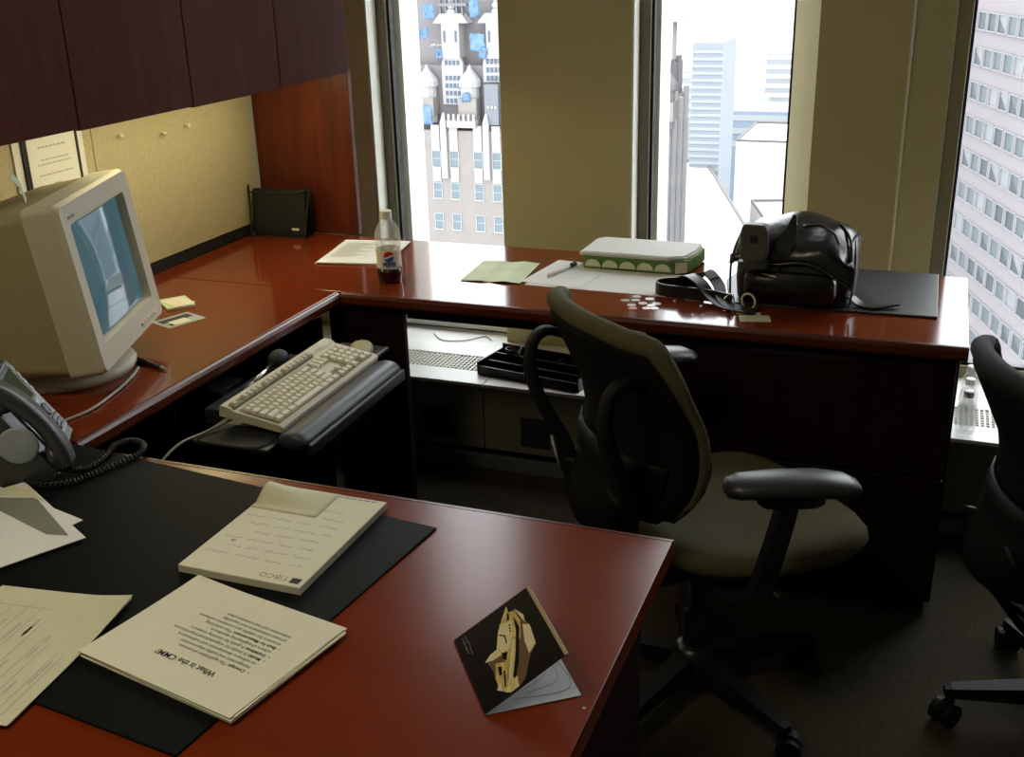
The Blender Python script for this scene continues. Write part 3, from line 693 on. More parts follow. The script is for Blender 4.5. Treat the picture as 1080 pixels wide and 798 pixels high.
A0 = math.atan2(-2.7, 1.42)      # side turned to the viewer
circ = lambda f0, f1, n=14: [(.0155 * math.cos(f0 + (f1 - f0) * k / n), .0155 * math.sin(f0 + (f1 - f0) * k / n)) for k in range(n + 1)]
cz0 = .080; lr2 = lr + .0004
def strips(shape_lo, shape_hi, n=12, x0=-.0155, x1=.0155):
    o = []
    for k in range(n):
        a = x0 + (x1 - x0) * k / n; b = x0 + (x1 - x0) * (k + 1) / n
        o.append([(a, cz0 + shape_lo(a)), (b, cz0 + shape_lo(b)), (b, cz0 + shape_hi(b)), (a, cz0 + shape_hi(a))])
    return o
hc_ = lambda x: math.sqrt(max(0, .0155 ** 2 - x * x)); wv = lambda x: .003 * math.sin(x / .0155 * 2.4)
wrap_flat('logo_red', 'logo_red', strips(lambda x: min(hc_(x), .002 + wv(x)), hc_), lr2, lab, A0)
wrap_flat('logo_white', 'logo_white', strips(lambda x: max(-hc_(x), min(hc_(x), -.003 + wv(x))), lambda x: min(hc_(x), .002 + wv(x))), lr2, lab, A0)
wrap_flat('logo_blue', 'logo_blue', strips(lambda x: -hc_(x), lambda x: max(-hc_(x), min(hc_(x), -.003 + wv(x)))), lr2, lab, A0)
def wrap_text(name, body, size, m, z, r, parent, a0, bold=0):
    me = text_mesh(body, size, bold, 'CENTER')
    for v in me.vertices:
        x, y = v.co.x, v.co.y; v.co = (r * math.cos(a0 + x / r), r * math.sin(a0 + x / r), z + y)
    me.materials.clear(); me.materials.append(M[m]); o = bpy.data.objects.new(name, me); return link(o, parent)
wrap_text('brand_text', 'PEPSI', .017, 'logo_blue', .052, lr + .0008, lab, A0, .0010)
# printed paper behind the bottle
pp = thing('printed_papers', 'printed white papers lying behind the cola bottle', 'papers', (-1.645, 2.985, DZ), R(9))
for i in range(3): sheet('sheet', 'paper_white', pp, .22, .28, (0.003 * i, -.002 * i, i * .0022), .01 * i, .002)
rects('print', 'ink_faint', pp, [(-.085, .09 - k * .012, -.085 + .09 + .03 * math.sin(k * 1.7), .094 - k * .012) for k in range(15)], .0072)
rects('print', 'ink_faint', pp, [(.03, .06 - k * .012, .09, .063 - k * .012) for k in range(6)], .0072)
# green folded note
gn = thing('green_note', 'pale green unfolded note on the credenza', 'note', (-1.145, 2.887, DZ), R(4))
loft('sheet', 'paper_green', gn, [[(-.088, y, .0015), (-.03, y, .004), (0, y, .001), (.04, y, .006), (.088, y, .002), (.088, y, .0026), (.04, y, .0066), (0, y, .0016), (-.03, y, .0046), (-.088, y, .0021)] for y in (-.108, .108)], False)
# white sheets with pen
w1 = thing('white_sheets', 'wide white sheets under the ballpoint pen on the credenza', 'papers', (-.838, 2.892, DZ), R(-1))
sheet('sheet', 'paper_white', w1, .40, .215, (.005, -.005, 0), .0, .0015); sheet('sheet', 'paper_white', w1, .18, .25, (-.112, .025, .0017), R(-6), .0012)
rects('print', 'ink_faint', w1, [(-.15, .06 - k * .02, -.06, .062 - k * .02) for k in range(5)], .0032)
bp_ = thing('ballpoint_pen', 'white ballpoint pen with black cap lying on white sheets', 'pen', (-.975, 2.93, DZ + .0082), R(76))
tube('barrel', 'paper_white', bp_, [(-.07, 0, 0), (.045, 0, 0)], .005, 10); tube('cap', 'black_plastic', bp_, [(.045, 0, 0), (.08, 0, 0)], .0056, 10); tube('clip', 'black_plastic', bp_, [(.05, 0, .0065), (.078, 0, .0065)], .0015, 6)
# papers piled on a green patterned box
gp = thing('patterned_box', 'flat box wrapped in green scalloped paper on the credenza', 'box', (-.772, 3.062, DZ + .003), R(-1))
def rr_poly(x0, y0, x1, y1, cut): return [(x0, y0), (x1 - cut[0], y0), (x1 - cut[0] * .3, y0 + cut[1] * .25), (x1, y0 + cut[1]), (x1, y1), (x0 + .02, y1), (x0, y1 - .02)]
P0 = rr_poly(-.155, -.075, .165, .105, (.05, .10))
prism('box_body', 'tissue_green', gp, P0, 0, .036, bev=.003)
bm = bmesh.new()
for k in range(5):
    cx0 = -.125 + k * .052
    add_poly(bm, [(cx0 + .024 * math.cos(PI * t / 10), -.0765, .006 + .022 * math.sin(PI * t / 10)) for t in range(11)])
from_bm('scallop', bm, 'tissue_cream', gp)
bm = bmesh.new(); add_poly(bm, [(.118, -.0762, .003), (.1475, -.054, .003), (.1475, -.054, .034), (.118, -.0762, .034)]); from_bm('side_wrap', bm, 'tissue_cream', gp, False, (.002, -.003, 0))
pw = thing('white_paper_pile', 'white paper pile with rounded corner on top of the patterned box', 'papers', (-.772, 3.062, DZ + .0395), R(-1))
for i in range(5):
    k = .004 * math.sin(i * 1.9)
    prism('sheet', 'paper_white' if i else 'paper_edge', pw, [(x * (1.0 - .01 * i) - .004 * (i % 2), y + k) for x, y in rr_poly(-.165, -.072, .16, .105, (.06, .09))], i * .0025, i * .0025 + .0022)
# coins
random.seed(5)
cpos = [(-.727, 2.715), (-.700, 2.680), (-.706, 2.757), (-.656, 2.664), (-.668, 2.745), (-.640, 2.708), (-.690, 2.654), (-.676, 2.703), (-.636, 2.668), (-.700, 2.725), (-.650, 2.690)]
for i, (x, y) in enumerate(cpos):
    c = lathe('coin', 'coin' if i != 6 else 'coin_copper', None, [(.0112, 0), (.0116, .0004), (.0116, .0014), (.0112, .0018), (.0100, .0018), (.0098, .0015)], 24, (x, y, DZ), (0, 0, i), smooth=False)
    tag(c, 'small round coin in the scatter on the credenza beside the black strap', 'coin', 'coins scattered on the credenza')
# second blotter
b2 = tag(prism('leather_mat', 'blotter_grey', None, [(-.505, 2.97), (-.46, 2.76), (.046, 2.775), (.043, 3.172), (-.47, 3.172)], DZ, DZ + .006, bev=.002), 'dark grey desk mat under the black leather bag on credenza', 'mat')
# leather bag
BG = DZ + .0065
bag = thing('leather_bag', 'black leather shoulder bag with curved flap on the credenza', 'bag', (-.306, 2.885, BG), R(-2))
def ring3(z, w, d, cx=0, cy=0, n=32, e=4.0): return [(x + cx, y + cy, z) for x, y in sell(w, d, n, e)]
loft('bag_body', 'leather', bag, [ring3(0, .138, .122), ring3(.006, .146, .130), ring3(.05, .150, .133), ring3(.10, .149, .130), ring3(.13, .140, .118, 0, .004), ring3(.155, .118, .095, .0, .01), ring3(.175, .085, .06, 0, .015)], True)
# flap: domed sheet over the top, hanging over the front with a wavy lower edge
bm = bmesh.new(); NU, NV = 22, 14; G = []
for j in range(NV + 1):
    v = j / NV; row = []
    for i in range(NU + 1):
        u = 2 * i / NU - 1
        low = .118 - .030 * max(0, u) ** 1.5 * 1.2 + .006 * math.sin(u * 5)
        if v < .72:
            a = v / .72; y = .125 - .255 * a; z = .150 + .060 * math.sin(PI * min(1, .12 + a * .80)) * (1 - .32 * u * u) + .006 * math.sin(7 * u + 4 * a) - .03 * max(0, a - .7)
        else:
            a = (v - .72) / .28; zt = .150 + .060 * math.sin(PI * .92) * (1 - .32 * u * u) + .006 * math.sin(7 * u + 4) - .009; y = -.130 - .012 * math.sin(PI * a * .5); z = zt + (low - zt) * a
        z -= .050 * abs(u) ** 4 * (1 if v < .72 else .3)
        row.append(bm.verts.new((.152 * u, y, z)))
    G.append(row)
for j in range(NV):
    for i in range(NU): bm.faces.new((G[j][i], G[j][i + 1], G[j + 1][i + 1], G[j + 1][i]))
edge_pts = [G[NV][i].co.copy() for i in range(NU + 1)]
fl = from_bm('flap', bm, 'leather', bag, True); md = fl.modifiers.new('thick', 'SOLIDIFY'); md.thickness = .004
tube('flap_piping', 'piping', fl, [p_ + Vector((0, -.002, 0)) for p_ in edge_pts], .0028, 6)
tube('side_piping', 'piping', bag, [(.150, -.125, .02), (.153, -.118, .09), (.150, -.09, .135), (.143, -.03, .165), (.14, .05, .16)], .003, 6, k=5)
tube('side_piping', 'piping', bag, [(-.150, -.125, .02), (-.153, -.118, .09), (-.150, -.09, .135), (-.145, -.03, .165)], .003, 6, k=5)
tube('top_crease', 'piping', bag, [(.02, -.10, .203), (.06, -.09, .205), (.095, -.10, .190), (.11, -.115, .168)], .004, 6, k=5)
tube('top_crease', 'piping', bag, [(.10, -.02, .197), (.125, -.05, .178), (.138, -.08, .150), (.142, -.11, .125)], .004, 6, k=5)
loft('front_pocket', 'leather', bag, [[(x, -.131 - .0 , z) for x, z in sell(.115, .040, 24, 5, 0, .052)], [(x, -.142, z) for x, z in sell(.108, .036, 24, 5, 0, .052)]], True)
prism('zip_tag', 'tissue_cream', bag, [(-.022, 0), (.014, -.004), (.02, -.010), (-.004, -.007)], 0, .002, (-.05, -.146, .088), (R(70), 0, 0))
tail = ribbon('strap_end', 'leather_strap', bag, [(.146, -.06, .02), (.17, -.07, .006), (.21, -.075, .004), (.262, -.055, .009)], (.2, 1, 0), lambda u: .034 * (1 - .75 * max(0, u - .6) / .4), .004, 5)
# grey pouch with dark square, leaning on the bag
pu = thing('grey_pouch', 'rounded grey pouch with a dark square window resting on the bag', 'pouch', (-.398, 2.718, BG + .122), R(-3))
loft('pouch_front', 'pouch_grey', pu, [[(x, y, z) for x, z in sell(.0335 * s, .047 * s, 28, 5, 0, .05)] for y, s in ((-.014, .90), (-.011, 1.0), (.016, 1.0), (.020, .9))], False)
span('window', 'black_plastic', pu, (-.008, -.0175, .052), (.010, -.0135, .072), .001)
loft('pouch_base', 'pouch_side', pu, [[(x, y, z) for x, y in sell(.036, .020, 24, 4)] for z in (-.012, .002)], False)
# stiff curved leather tab beside the pouch
tab = ribbon('bag_tab', 'leather', bag, [(-.055, -.128, .125), (-.040, -.135, .14), (-.018, -.132, .165), (-.004, -.125, .20), (.0, -.118, .235)], (.75, -.2, -.5), lambda u: .085 * (1 - u) + .006, .004, 6)
# strap heap with buckles
stp = thing('shoulder_strap', 'coiled black leather strap with metal buckle in front of bag', 'strap', (-.56, 2.768, DZ + .001), 0)
ribbon('strap_loop', 'leather_strap', stp, [(.02, .06, .018), (-.03, .085, .018), (-.08, .075, .018), (-.105, .04, .018), (-.085, .01, .018), (-.03, .0, .018), (.05, -.01, .018), (.11, -.03, .016)], (0, 0, 1), .032, .004, 6)
ribbon('strap_loop', 'leather_strap', stp, [(-.055, .075, .028), (-.03, .045, .05), (-.01, .03, .056), (.02, .01, .045), (.05, -.015, .022), (.09, -.05, .008), (.13, -.068, .005)], (.4, .5, 0), .036, .004, 6)
ribbon('strap_loop', 'leather_strap', stp, [(.0, .05, .045), (.03, .055, .060), (.065, .02, .040), (.085, -.03, .018), (.12, -.06, .008), (.18, -.075, .004)], (.5, .4, .1), .030, .004, 6)
ribbon('grey_patch', 'ink_grey', stp, [(.0, .053, .0515), (.028, .056, .0635), (.05, .036, .054)], (.5, .4, .1), .028, .002, 5)
tube('buckle', 'chrome', stp, [(.085, -.032, .010), (.10, -.032, .03), (.112, -.036, .032), (.117, -.045, .01), (.10, -.05, .006), (.085, -.032, .010)], .0025, 6, k=4)
tube('ring', 'cap_white', stp, [(.155 + .018 * math.cos(a), -.052 - .008 * math.cos(a), .024 + .02 * math.sin(a)) for a in [2 * PI * k / 20 for k in range(20)]], .0028, 6, True)
for i, (x, y) in enumerate(((-.04, -.025), (.035, -.052), (.10, -.072), (.135, -.06))):
    lathe('rivet', 'chrome', stp, [(.005, 0), (.005, .002), (.0035, .0035)], 12, (x, y, .0))
cdm = sheet('business_card', 'paper_old', None, .075, .05, (-.378, 2.655, DZ), R(14), .0012, label='small cream card poking out under front of the bag', cat='card')
cd2 = sheet('paper_tag', 'tissue_cream', None, .06, .02, (-.40, 2.695, DZ), R(5), .0012, label='narrow cream tag between the strap ring and the bag', cat='tag')
# ------------------------------------------------------------------ things on the sill
og = thing('desk_organizer', 'black plastic desk organizer tray on the sill inside kneehole', 'organizer', (-1.15, 3.215, SZ + .0008), R(-10))
ow, od, oh = .19, .085, .042
span('tray_floor', 'black_plastic', og, (-ow, -od, 0), (ow, od, .004), .001)
for a, b in (((-ow, -od, .004), (ow, -od + .005, .03)), ((-ow, od - .005, .004), (ow, od, oh + .015)), ((-ow, -od, .004), (-ow + .005, od, oh)), ((ow - .005, -od, .004), (ow, od, oh))): span('tray_wall', 'black_plastic', og, a, b, .0015)
for a, b in (((-ow + .005, -.03, .004), (ow - .005, -.026, .034)), ((-ow + .005, .025, .004), (ow - .005, .029, .042)), ((-.02, -od + .005, .004), (-.016, -.03, .03)), ((-.08, .029, .004), (-.076, od - .005, .045)), ((.05, .029, .004), (.054, od - .005, .045))): span('divider', 'black_plastic', og, a, b, .001)
lathe('round_cup', 'black_plastic', og, [(.026, .004), (.028, .055), (.026, .055), (.024, .008)], 20, (-.13, .055, 0))
tag(tube('sill_cord', 'cable_grey', None, [(-1.66, 3.50, SZ + .003), (-1.60, 3.44, SZ + .003), (-1.52, 3.46, SZ + .003), (-1.47, 3.52, SZ + .003), (-1.43, 3.49, SZ + .003)], .002, 6, k=5), 'thin pale cord lying on sill under the left window', 'cord')
for i, (x, y, lb) in enumerate(((.158, 3.135, 'clear bottle with a white cap on the sill, nearest of three'), (.163, 3.235, 'clear bottle with a white cap on the sill, middle of three'), (.168, 3.345, 'clear bottle with a white cap on the sill, farthest of three'))):
    b = thing('water_bottle', lb, 'bottle', (x, y, SZ + .0008), 0, 'clear bottles on the sill')
    lathe('bottle_body', 'clear_plastic', b, [(.024, 0), (.027, .004), (.028, .03), (.026, .05), (.028, .07), (.025, .085), (.016, .100), (.0120, .106), (.0120, .112)], 24)
    lathe('cap', 'paper_white', b, [(.0140, .108), (.0143, .11), (.0143, .124), (.0130, .126)], 20, smooth=False)
# ------------------------------------------------------------------ office chairs (local +x = forward, origin on the floor)
BP = [(.545, -.200), (.57, -.190), (.62, -.167), (.68, -.158), (.76, -.172), (.84, -.210), (.89, -.235), (.93, -.258), (.955, -.272)]   # z, x of the back's front face
BWD = [(.545, .150), (.57, .180), (.62, .212), (.68, .226), (.76, .230), (.84, .226), (.89, .216), (.93, .192), (.955, .160)]
def interp(tab, z):
    for (a, p), (b, q_) in zip(tab, tab[1:]):
        if z <= b: return p + (q_ - p) * max(0, (z - a)) / (b - a)
    return tab[-1][1]
def back_sheet(name, m, parent, front, rear, wk=1.0, z0=.545, z1=.955, nz=20, ny=12, dish=.05, roll=0.0):
    """curved slab between two offsets measured backwards from the front face"""
    bm = bmesh.new(); A = []; B = []
    for j in range(nz + 1):
        z = z0 + (z1 - z0) * j / nz; x = interp(BP, z); w = interp(BWD, z) * wk; ra, rb = [], []
        ee = 1.0 if 0 < j < nz else .55
        for i in range(ny + 1):
            u = 2 * i / ny - 1; d = dish * (u * u - .3); t = 1 - .75 * abs(u) ** 5
            thick = (rear - front) * t * ee
            ra.append(bm.verts.new((x + d - front, w * u, z))); rb.append(bm.verts.new((x + d - front - thick, w * u, z - (roll if j == nz else 0))))
        A.append(ra); B.append(rb)
    for j in range(nz):
        for i in range(ny):
            bm.faces.new((A[j][i], A[j][i + 1], A[j + 1][i + 1], A[j + 1][i])); bm.faces.new((B[j][i], B[j + 1][i], B[j + 1][i + 1], B[j][i + 1]))
        bm.faces.new((A[j][0], A[j + 1][0], B[j + 1][0], B[j][0])); bm.faces.new((A[j + 1][ny], A[j][ny], B[j][ny], B[j + 1][ny]))
    for i in range(ny):
        bm.faces.new((A[0][i + 1], A[0][i], B[0][i], B[0][i + 1])); bm.faces.new((A[nz][i], A[nz][i + 1], B[nz][i + 1], B[nz][i]))
    return from_bm(name, bm, m, parent, True)
def arm(t, sgn, cx, cz, rot, pos=.29):
    a = bpy.data.objects.new('x', None); bpy.data.objects.remove(a)
    rings = []
    for x, w, h, dz in ((-.128, .012, .006, -.004), (-.122, .030, .016, -.002), (-.10, .042, .021, 0), (-.03, .046, .023, .003), (.05, .047, .023, .003), (.10, .042, .020, -.002), (.124, .028, .014, -.008), (.131, .012, .006, -.011)):
        rings.append([(x, w * math.cos(2 * PI * k / 20), dz + h * math.sin(2 * PI * k / 20) * (1 if math.sin(2 * PI * k / 20) > 0 else 1.1)) for k in range(20)])
    loft('arm_pad', 'arm_pad', t, rings, True, True, (cx, sgn * pos, cz), (0, 0, rot))
    loft('arm_bracket', 'black_plastic', t, [[(x, y, z) for x, y in sell(.065 * s, .024 * s, 20, 4)] for z, s in ((-.014, .85), (-.006, 1), (.006, 1))], False, True, (cx, sgn * pos, cz - .028), (0, 0, rot))
    ribbon('arm_post', 'black_plastic', t, [(cx - .005, sgn * pos, cz - .035), (cx - .03, sgn * pos, cz - .13), (cx - .05, sgn * (pos - .02), cz - .23), (cx - .05, sgn * (pos - .10), cz - .275), (cx - .05, sgn * .06, cz - .28)], (1, 0, 0), lambda u: .042 + .02 * u, .020, 5)
def chair(label, loc, rz, near=(.012, .650, R(-24)), far=(.03, .708, R(0)), base=0.0, dz=0.0, straps=True, fab='olive_fabric'):
    t = thing('office_chair', label, 'chair', loc, rz, 'office chairs')
    # seat
    n = 36; rings = []
    for z, s, f in ((.405, .90, 0), (.412, .97, 0), (.43, 1.0, 0), (.45, .985, .0), (.463, .93, .0), (.468, .80, 0), (.466, .45, 0), (.464, .1, 0)):
        pts = []
        for x, y in sell(.245, .255, n, 3.2):
            k = 1 - .16 * max(0, -x) / .245            # narrower toward the back
            xx = .095 + x * s; drop = .030 * max(0, (x * s - .13) / .115) ** 2 if x > 0 else 0
            pts.append((xx, y * k * s, z - drop))
        rings.append(pts)
    loft('seat', fab, t, rings, True)
    loft('seat_shell', 'black_plastic', t, [[(.085 + x * s, y * s * (1 - .16 * max(0, -x) / .22), z) for x, y in sell(.225, .235, 28, 3.2)] for z, s in ((.385, .75), (.395, .93), (.4045, .98))], True)
    span('tilt_mechanism', 'black_plastic', t, (-.16, -.07, .335), (.16, .07, .386), .012)
    tube('tilt_lever', 'black_plastic', t, [(.05, -.07, .36), (.05, -.16, .362), (.05, -.235, .356)], [.006, .006, .011], 8)
    tube('tension_knob', 'black_plastic', t, [(-.05, -.07, .355), (-.05, -.12, .355)], .02, 14)
    # back: fabric cushion in front, black shell behind
    back_sheet('back_cushion', fab, t, 0, .034)
    back_sheet('back_shell', 'chair_mesh', t, .0345, .048, .99, .548, .938)
    def rim_pt(z, sg, k=1.0):
        w = interp(BWD, z); return (interp(BP, z) + .05 * .7 - .014, sg * w * k * .985, z)
    zs_ = [.56, .60, .64, .70, .76, .82, .87, .905, .93]
    topz = [(interp(BP, .945) - .016 + .05 * ((u * u) * .75 - .3), u * .170, .948 - .010 * abs(u) ** 3) for u in (-.9, -.6, -.3, 0, .3, .6, .9)]
    pts = [rim_pt(z, -1) for z in zs_] + topz + [rim_pt(z, 1) for z in zs_[::-1]]
    pts = smooth_path(pts, 3); rad = [.0105 + .011 * max(0, min(1, (p_.z - .80) / .13)) for p_ in pts]
    tube('cushion_rim', fab, t, pts, rad, 12)
    for s in (-1, 1):
        if straps: ribbon('back_strap', 'chair_black', t, [(-.245, s * .17, .855), (-.285, s * .172, .868), (-.316, s * .17, .845), (-.322, s * .165, .78), (-.300, s * .155, .71), (-.268, s * .14, .64), (-.250, s * .12, .56), (-.245, s * .10, .50)], (0, 1, 0), lambda u: .026 + .050 * max(0, min(1, (u - .3) / .4)), .016, 5, True)
        ribbon('back_strut', 'chair_black', t, [(-.262, s * .10, .60), (-.265, s * .08, .54), (-.25, s * .07, .48), (-.20, s * .045, .41), (-.14, s * .04, .365)], (0, 1, 0), .05, .016, 5, True)
    for k in range(3 if straps else 0): tube('lumbar_slat', 'phone_silver', t, [(-.306 + k * .006, .06 + k * .016, .60), (-.318 + k * .006, .07 + k * .016, .66)], .003, 6)
    back_sheet('rear_shell', 'chair_black', t, .070, .085, .80, .50, .68, 10, 8)
    arm(t, -1, *near); arm(t, 1, *far)
    if dz:
        for ch in t.children: ch.location.z += dz
    # column and five-star base
    lathe('gas_column', 'black_plastic', t, [(.028, .07), (.028, .20), (.019, .205), (.019, .336 + dz)], 20)
    lathe('hub', 'black_plastic', t, [(.05, .062), (.055, .08), (.045, .115), (.03, .125)], 24)
    for k in range(5):
        a = base + 2 * PI * k / 5; d = Vector((math.cos(a), math.sin(a), 0)); s = Vector((-d.y, d.x, 0))
        loft('base_arm', 'chair_black', t, [[d * r + s * w * c + Vector((0, 0, z0 + h * e)) for c, e in ((-1, 0), (1, 0), (.8, 1), (-.8, 1))] for r, w, z0, h in ((.045, .030, .068, .04), (.16, .025, .068, .032), (.285, .018, .066, .022), (.30, .012, .066, .018))], False)
        c0 = d * .282; sw = a + .7 + k * 1.3; wd = Vector((math.cos(sw), math.sin(sw), 0)); ax = Vector((-wd.y, wd.x, 0)); cc = c0 + wd * .018
        cs = bpy.data.objects.new('caster', None)
        bm = bmesh.new()
        for o in (-.016, .016):
            add_tube(bm, [cc + ax * (o - .008) + Vector((0, 0, .027)), cc + ax * (o + .008) + Vector((0, 0, .027))], .027, 18)
        ca = from_bm('caster', bm, 'chair_black', t)
        bm = bmesh.new(); add_tube(bm, [c0 + Vector((0, 0, .045)), c0 + Vector((0, 0, .072))], .007, 8)
        add_tube(bm, [cc + ax * (-.006) + Vector((0, 0, .034)), cc + ax * .006 + Vector((0, 0, .034))], .026, 14)
        from_bm('caster_hood', bm, 'chair_black', ca)
    return t
H1 = R(44)
chair('swivel office chair with olive seat pulled between the two desks', (-.40, 2.14, 0), H1, base=R(-38) - H1)
H2 = R(20)
chair('black office chair cut off by right edge beyond the credenza end', (.432, 2.27, 0), H2, (.02, .665, 0), (.0, .665, 0), base=R(193) - H2, dz=-.11, straps=False, fab='dark_fabric')
# ------------------------------------------------------------------ the city outside
struct(span('ground', 'street', None, (-2500, 20, -141), (2500, 4500, -140)))
TY = 105.0
def tx(px): return -50.2 + .0988 * (px - 441)
def tz(py): return -2.53 - .0888 * py - 2.7e-5 * py * py
tw = thing('deco_tower', 'tan brick tower with white gothic crown and blue tarps outside left window', 'building', (0, TY, 0))
def tspan(name, m, a, b, y0, y1, parent=tw, z=True):
    return span(name, m, parent, (tx(a[0]), y0, tz(a[1])), (tx(b[0]), y1, tz(b[1])))
zb = -140
XL, XR = tx(395), tx(703)
span('lower_block', 'brick_tan', tw, (XL, 0, zb), (XR, 10, tz(137)))
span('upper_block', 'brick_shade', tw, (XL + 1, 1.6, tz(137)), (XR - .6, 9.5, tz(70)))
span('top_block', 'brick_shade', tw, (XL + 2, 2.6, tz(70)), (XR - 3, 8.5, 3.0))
# ordinary windows: frame with pane, shared meshes
bm = bmesh.new(); add_span(bm, (-.56, -.10, -.95), (.56, .0, -.83)); add_span(bm, (-.52, -.05, -.83), (-.44, .02, .85)); add_span(bm, (.44, -.05, -.83), (.52, .02, .85)); add_span(bm, (-.52, -.05, .77), (.52, .02, .86)); add_span(bm, (-.44, -.04, -.03), (.44, .01, .04))
w0 = from_bm('window', bm, 'stone_white', tw)
bm = bmesh.new(); add_span(bm, (-.44, .0, -.83), (.44, .015, .77)); p0 = from_bm('pane', bm, 'far_pane', w0)
w0.location = (tx(437), -.02, tz(172)); first = True
cols = [tx(458.5) + d for d in (-4.7, -2.03, 0, 2.03, 4.7, 6.73, 9.4, 11.43, 14.1, 16.13, 18.8, 20.83, 23.3)]
for c in cols:
    for r in range(8):
        if first: o = w0; first = False
        else:
            o = w0.copy(); link(o, tw); q_ = p0.copy(); link(q_, o)
        o.location = (c, -.02, tz(167) - r * 3.28)
# white piers and spandrels at the head of the lower block
for i, c in enumerate(cols):
    top = tz(128) + (.0, .9, .4)[i % 3]
    span('spandrel', 'stone_white', tw, (c - .46, -.12, tz(167) + .88), (c + .46, -.0, tz(137) + .55))
    span('spandrel', 'stone_white', tw, (c - .46, -.12, tz(167) - 2.35), (c + .46, -.0, tz(167) - .96))
for i in range(0, len(cols) - 1, 2):
    m = (cols[i] + cols[i + 1]) / 2
    span('pier', 'stone_white', tw, (m + .98 - .35, -.35, tz(187)), (m + .98 + .35, -.0, tz(137) + .7)) if i % 2 else None
    span('pier', 'stone_white', tw, (m - .33, -.35, tz(187)), (m + .33, .0, tz(137) + .8))
    bm = bmesh.new(); add_loft(bm, [[(m - .33, -.35, 0), (m + .33, -.35, 0), (m + .33, .3, 0), (m - .33, .3, 0)], [(m - .08, -.1, 1.0), (m + .08, -.1, 1.0), (m + .08, .1, 1.0), (m - .08, .1, 1.0)]])
    from_bm('pinnacle', bm, 'stone_white', tw, False, (0, 0, tz(137) + .8))
# arched great windows
def arch(cx, z0, z1, w, cols_, rows_):
    n = 10; r = w / 2
    a = bmesh.new(); outer = [(-r - .3, z0), (r + .3, z0)] + [((r + .3) * math.cos(PI * k / n), z1 + (r + .3) * math.sin(PI * k / n)) for k in range(n + 1)]
    vs_ = [[(x, y, z) for x, z in outer] for y in (1.1, 1.6)]; add_loft(a, vs_)
    o = from_bm('arched_window', a, 'stone_white', tw, False, (cx, 0, 0))
    for i in range(cols_):
        for j in range(rows_):
            x0 = -r + w * (i + .18) / cols_; x1 = -r + w * (i + .82) / cols_; zz0 = z0 + (z1 + r * .75 - z0) * (j + .2) / rows_; zz1 = z0 + (z1 + r * .75 - z0) * (j + .8) / rows_
            if rows_ > 4 and j == rows_ - 2: continue
            span('pane', 'far_glass', o, (x0, 1.03, zz0), (x1, 1.09, zz1))
arch(tx(476), tz(111), tz(70), 1.75, 4, 6)
arch(tx(522), tz(87), tz(68), 1.75, 4, 3)
arch(tx(568), tz(111), tz(70), 1.75, 4, 6)
arch(tx(614), tz(87), tz(68), 1.75, 4, 3)
for cx in (476, 525, 568, 614, 660, 696):
    x = tx(cx); span('buttress', 'stone_white', tw, (x - .95, .9, tz(62)), (x + .95, 2.7, tz(25)))
    for s in (-1, 1): span('slit', 'far_glass', tw, (x + s * .62 - .1, .82, tz(45)), (x + s * .62 + .1, .9, tz(33)))
    bm = bmesh.new(); add_loft(bm, [[(-1.9, 0, .0), (1.9, 0, .0), (1.9, 1.6, 0), (-1.9, 1.6, 0)], [(-1.2, .2, .9), (1.2, .2, .9), (1.2, 1.4, .9), (-1.2, 1.4, .9)]]); from_bm('gable', bm, 'stone_white', tw, False, (x, .95, tz(25)))
    for k in range(3):
        bm = bmesh.new(); add_lathe(bm, [(.42 - .07 * k, 0), (.6 - .08 * k, .3), (.42 - .07 * k, .6)], 10); from_bm('finial_ring', bm, 'stone_white', tw, False, (x, 1.6, tz(17) + k * .62))
for cx in (448, 496, 590, 700):
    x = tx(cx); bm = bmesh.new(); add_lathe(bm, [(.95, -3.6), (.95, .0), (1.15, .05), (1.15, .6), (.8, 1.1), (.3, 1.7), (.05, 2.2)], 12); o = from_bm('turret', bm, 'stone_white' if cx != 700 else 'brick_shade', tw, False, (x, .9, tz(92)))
    span('turret_shaft', 'brick_tan', tw, (x - .98, -.06, tz(122)), (x + .98, 1.85, tz(103)))
for (a, b, c, d) in ((440, 111, 456, 131), (498, 36, 514, 54), (448, 4, 460, 20), (499, 0, 509, 19), (491, 97, 500, 106), (441, 30, 452, 41), (460, 52, 466, 62), (508, 50, 516, 62)):
    bm = bmesh.new(); x0, x1, z0, z1 = tx(a), tx(c), tz(d), tz(b); n = 6; G = []
    for i in range(n + 1):
        G.append([bm.verts.new((x0 + (x1 - x0) * i / n + .1 * random.uniform(-1, 1), -.25 + .9 * (z1 > tz(95)) + .25 * random.random(), z0 + (z1 - z0) * j / n + .1 * random.uniform(-1, 1))) for j in range(n + 1)])
    for i in range(n):
        for j in range(n): bm.faces.new((G[i][j], G[i + 1][j], G[i + 1][j + 1], G[i][j + 1]))
    o = from_bm('tarp', bm, 'tarp_blue', tw, True); md = o.modifiers.new('t', 'SOLIDIFY'); md.thickness = .05
span('balcony', 'stone_white', tw, (tx(474), -.5, tz(133)), (tx(506), 1.2, tz(126)))
for k in range(6): span('baluster', 'stone_white', tw, (tx(475 + k * 5.6), -.5, tz(126)), (tx(477.4 + k * 5.6), -.3, tz(119)))
span('dark_bay', 'steel_far', tw, (tx(515), -.02, tz(130)), (tx(530), 1.55, tz(88)))
for k in range(3): span('bay_window', 'stone_white', tw, (tx(518 + k * 4), -.12, tz(113)), (tx(520.5 + k * 4), -.02, tz(110)))
for k in range(5): span('scaffold', 'steel_far', tw, (tx(464 + k * 6), 1.2, tz(24)), (tx(465.5 + k * 6), 1.5, tz(-8)))
span('scaffold', 'steel_far', tw, (tx(460), 1.1, tz(7)), (tx(494), 1.6, tz(4)))
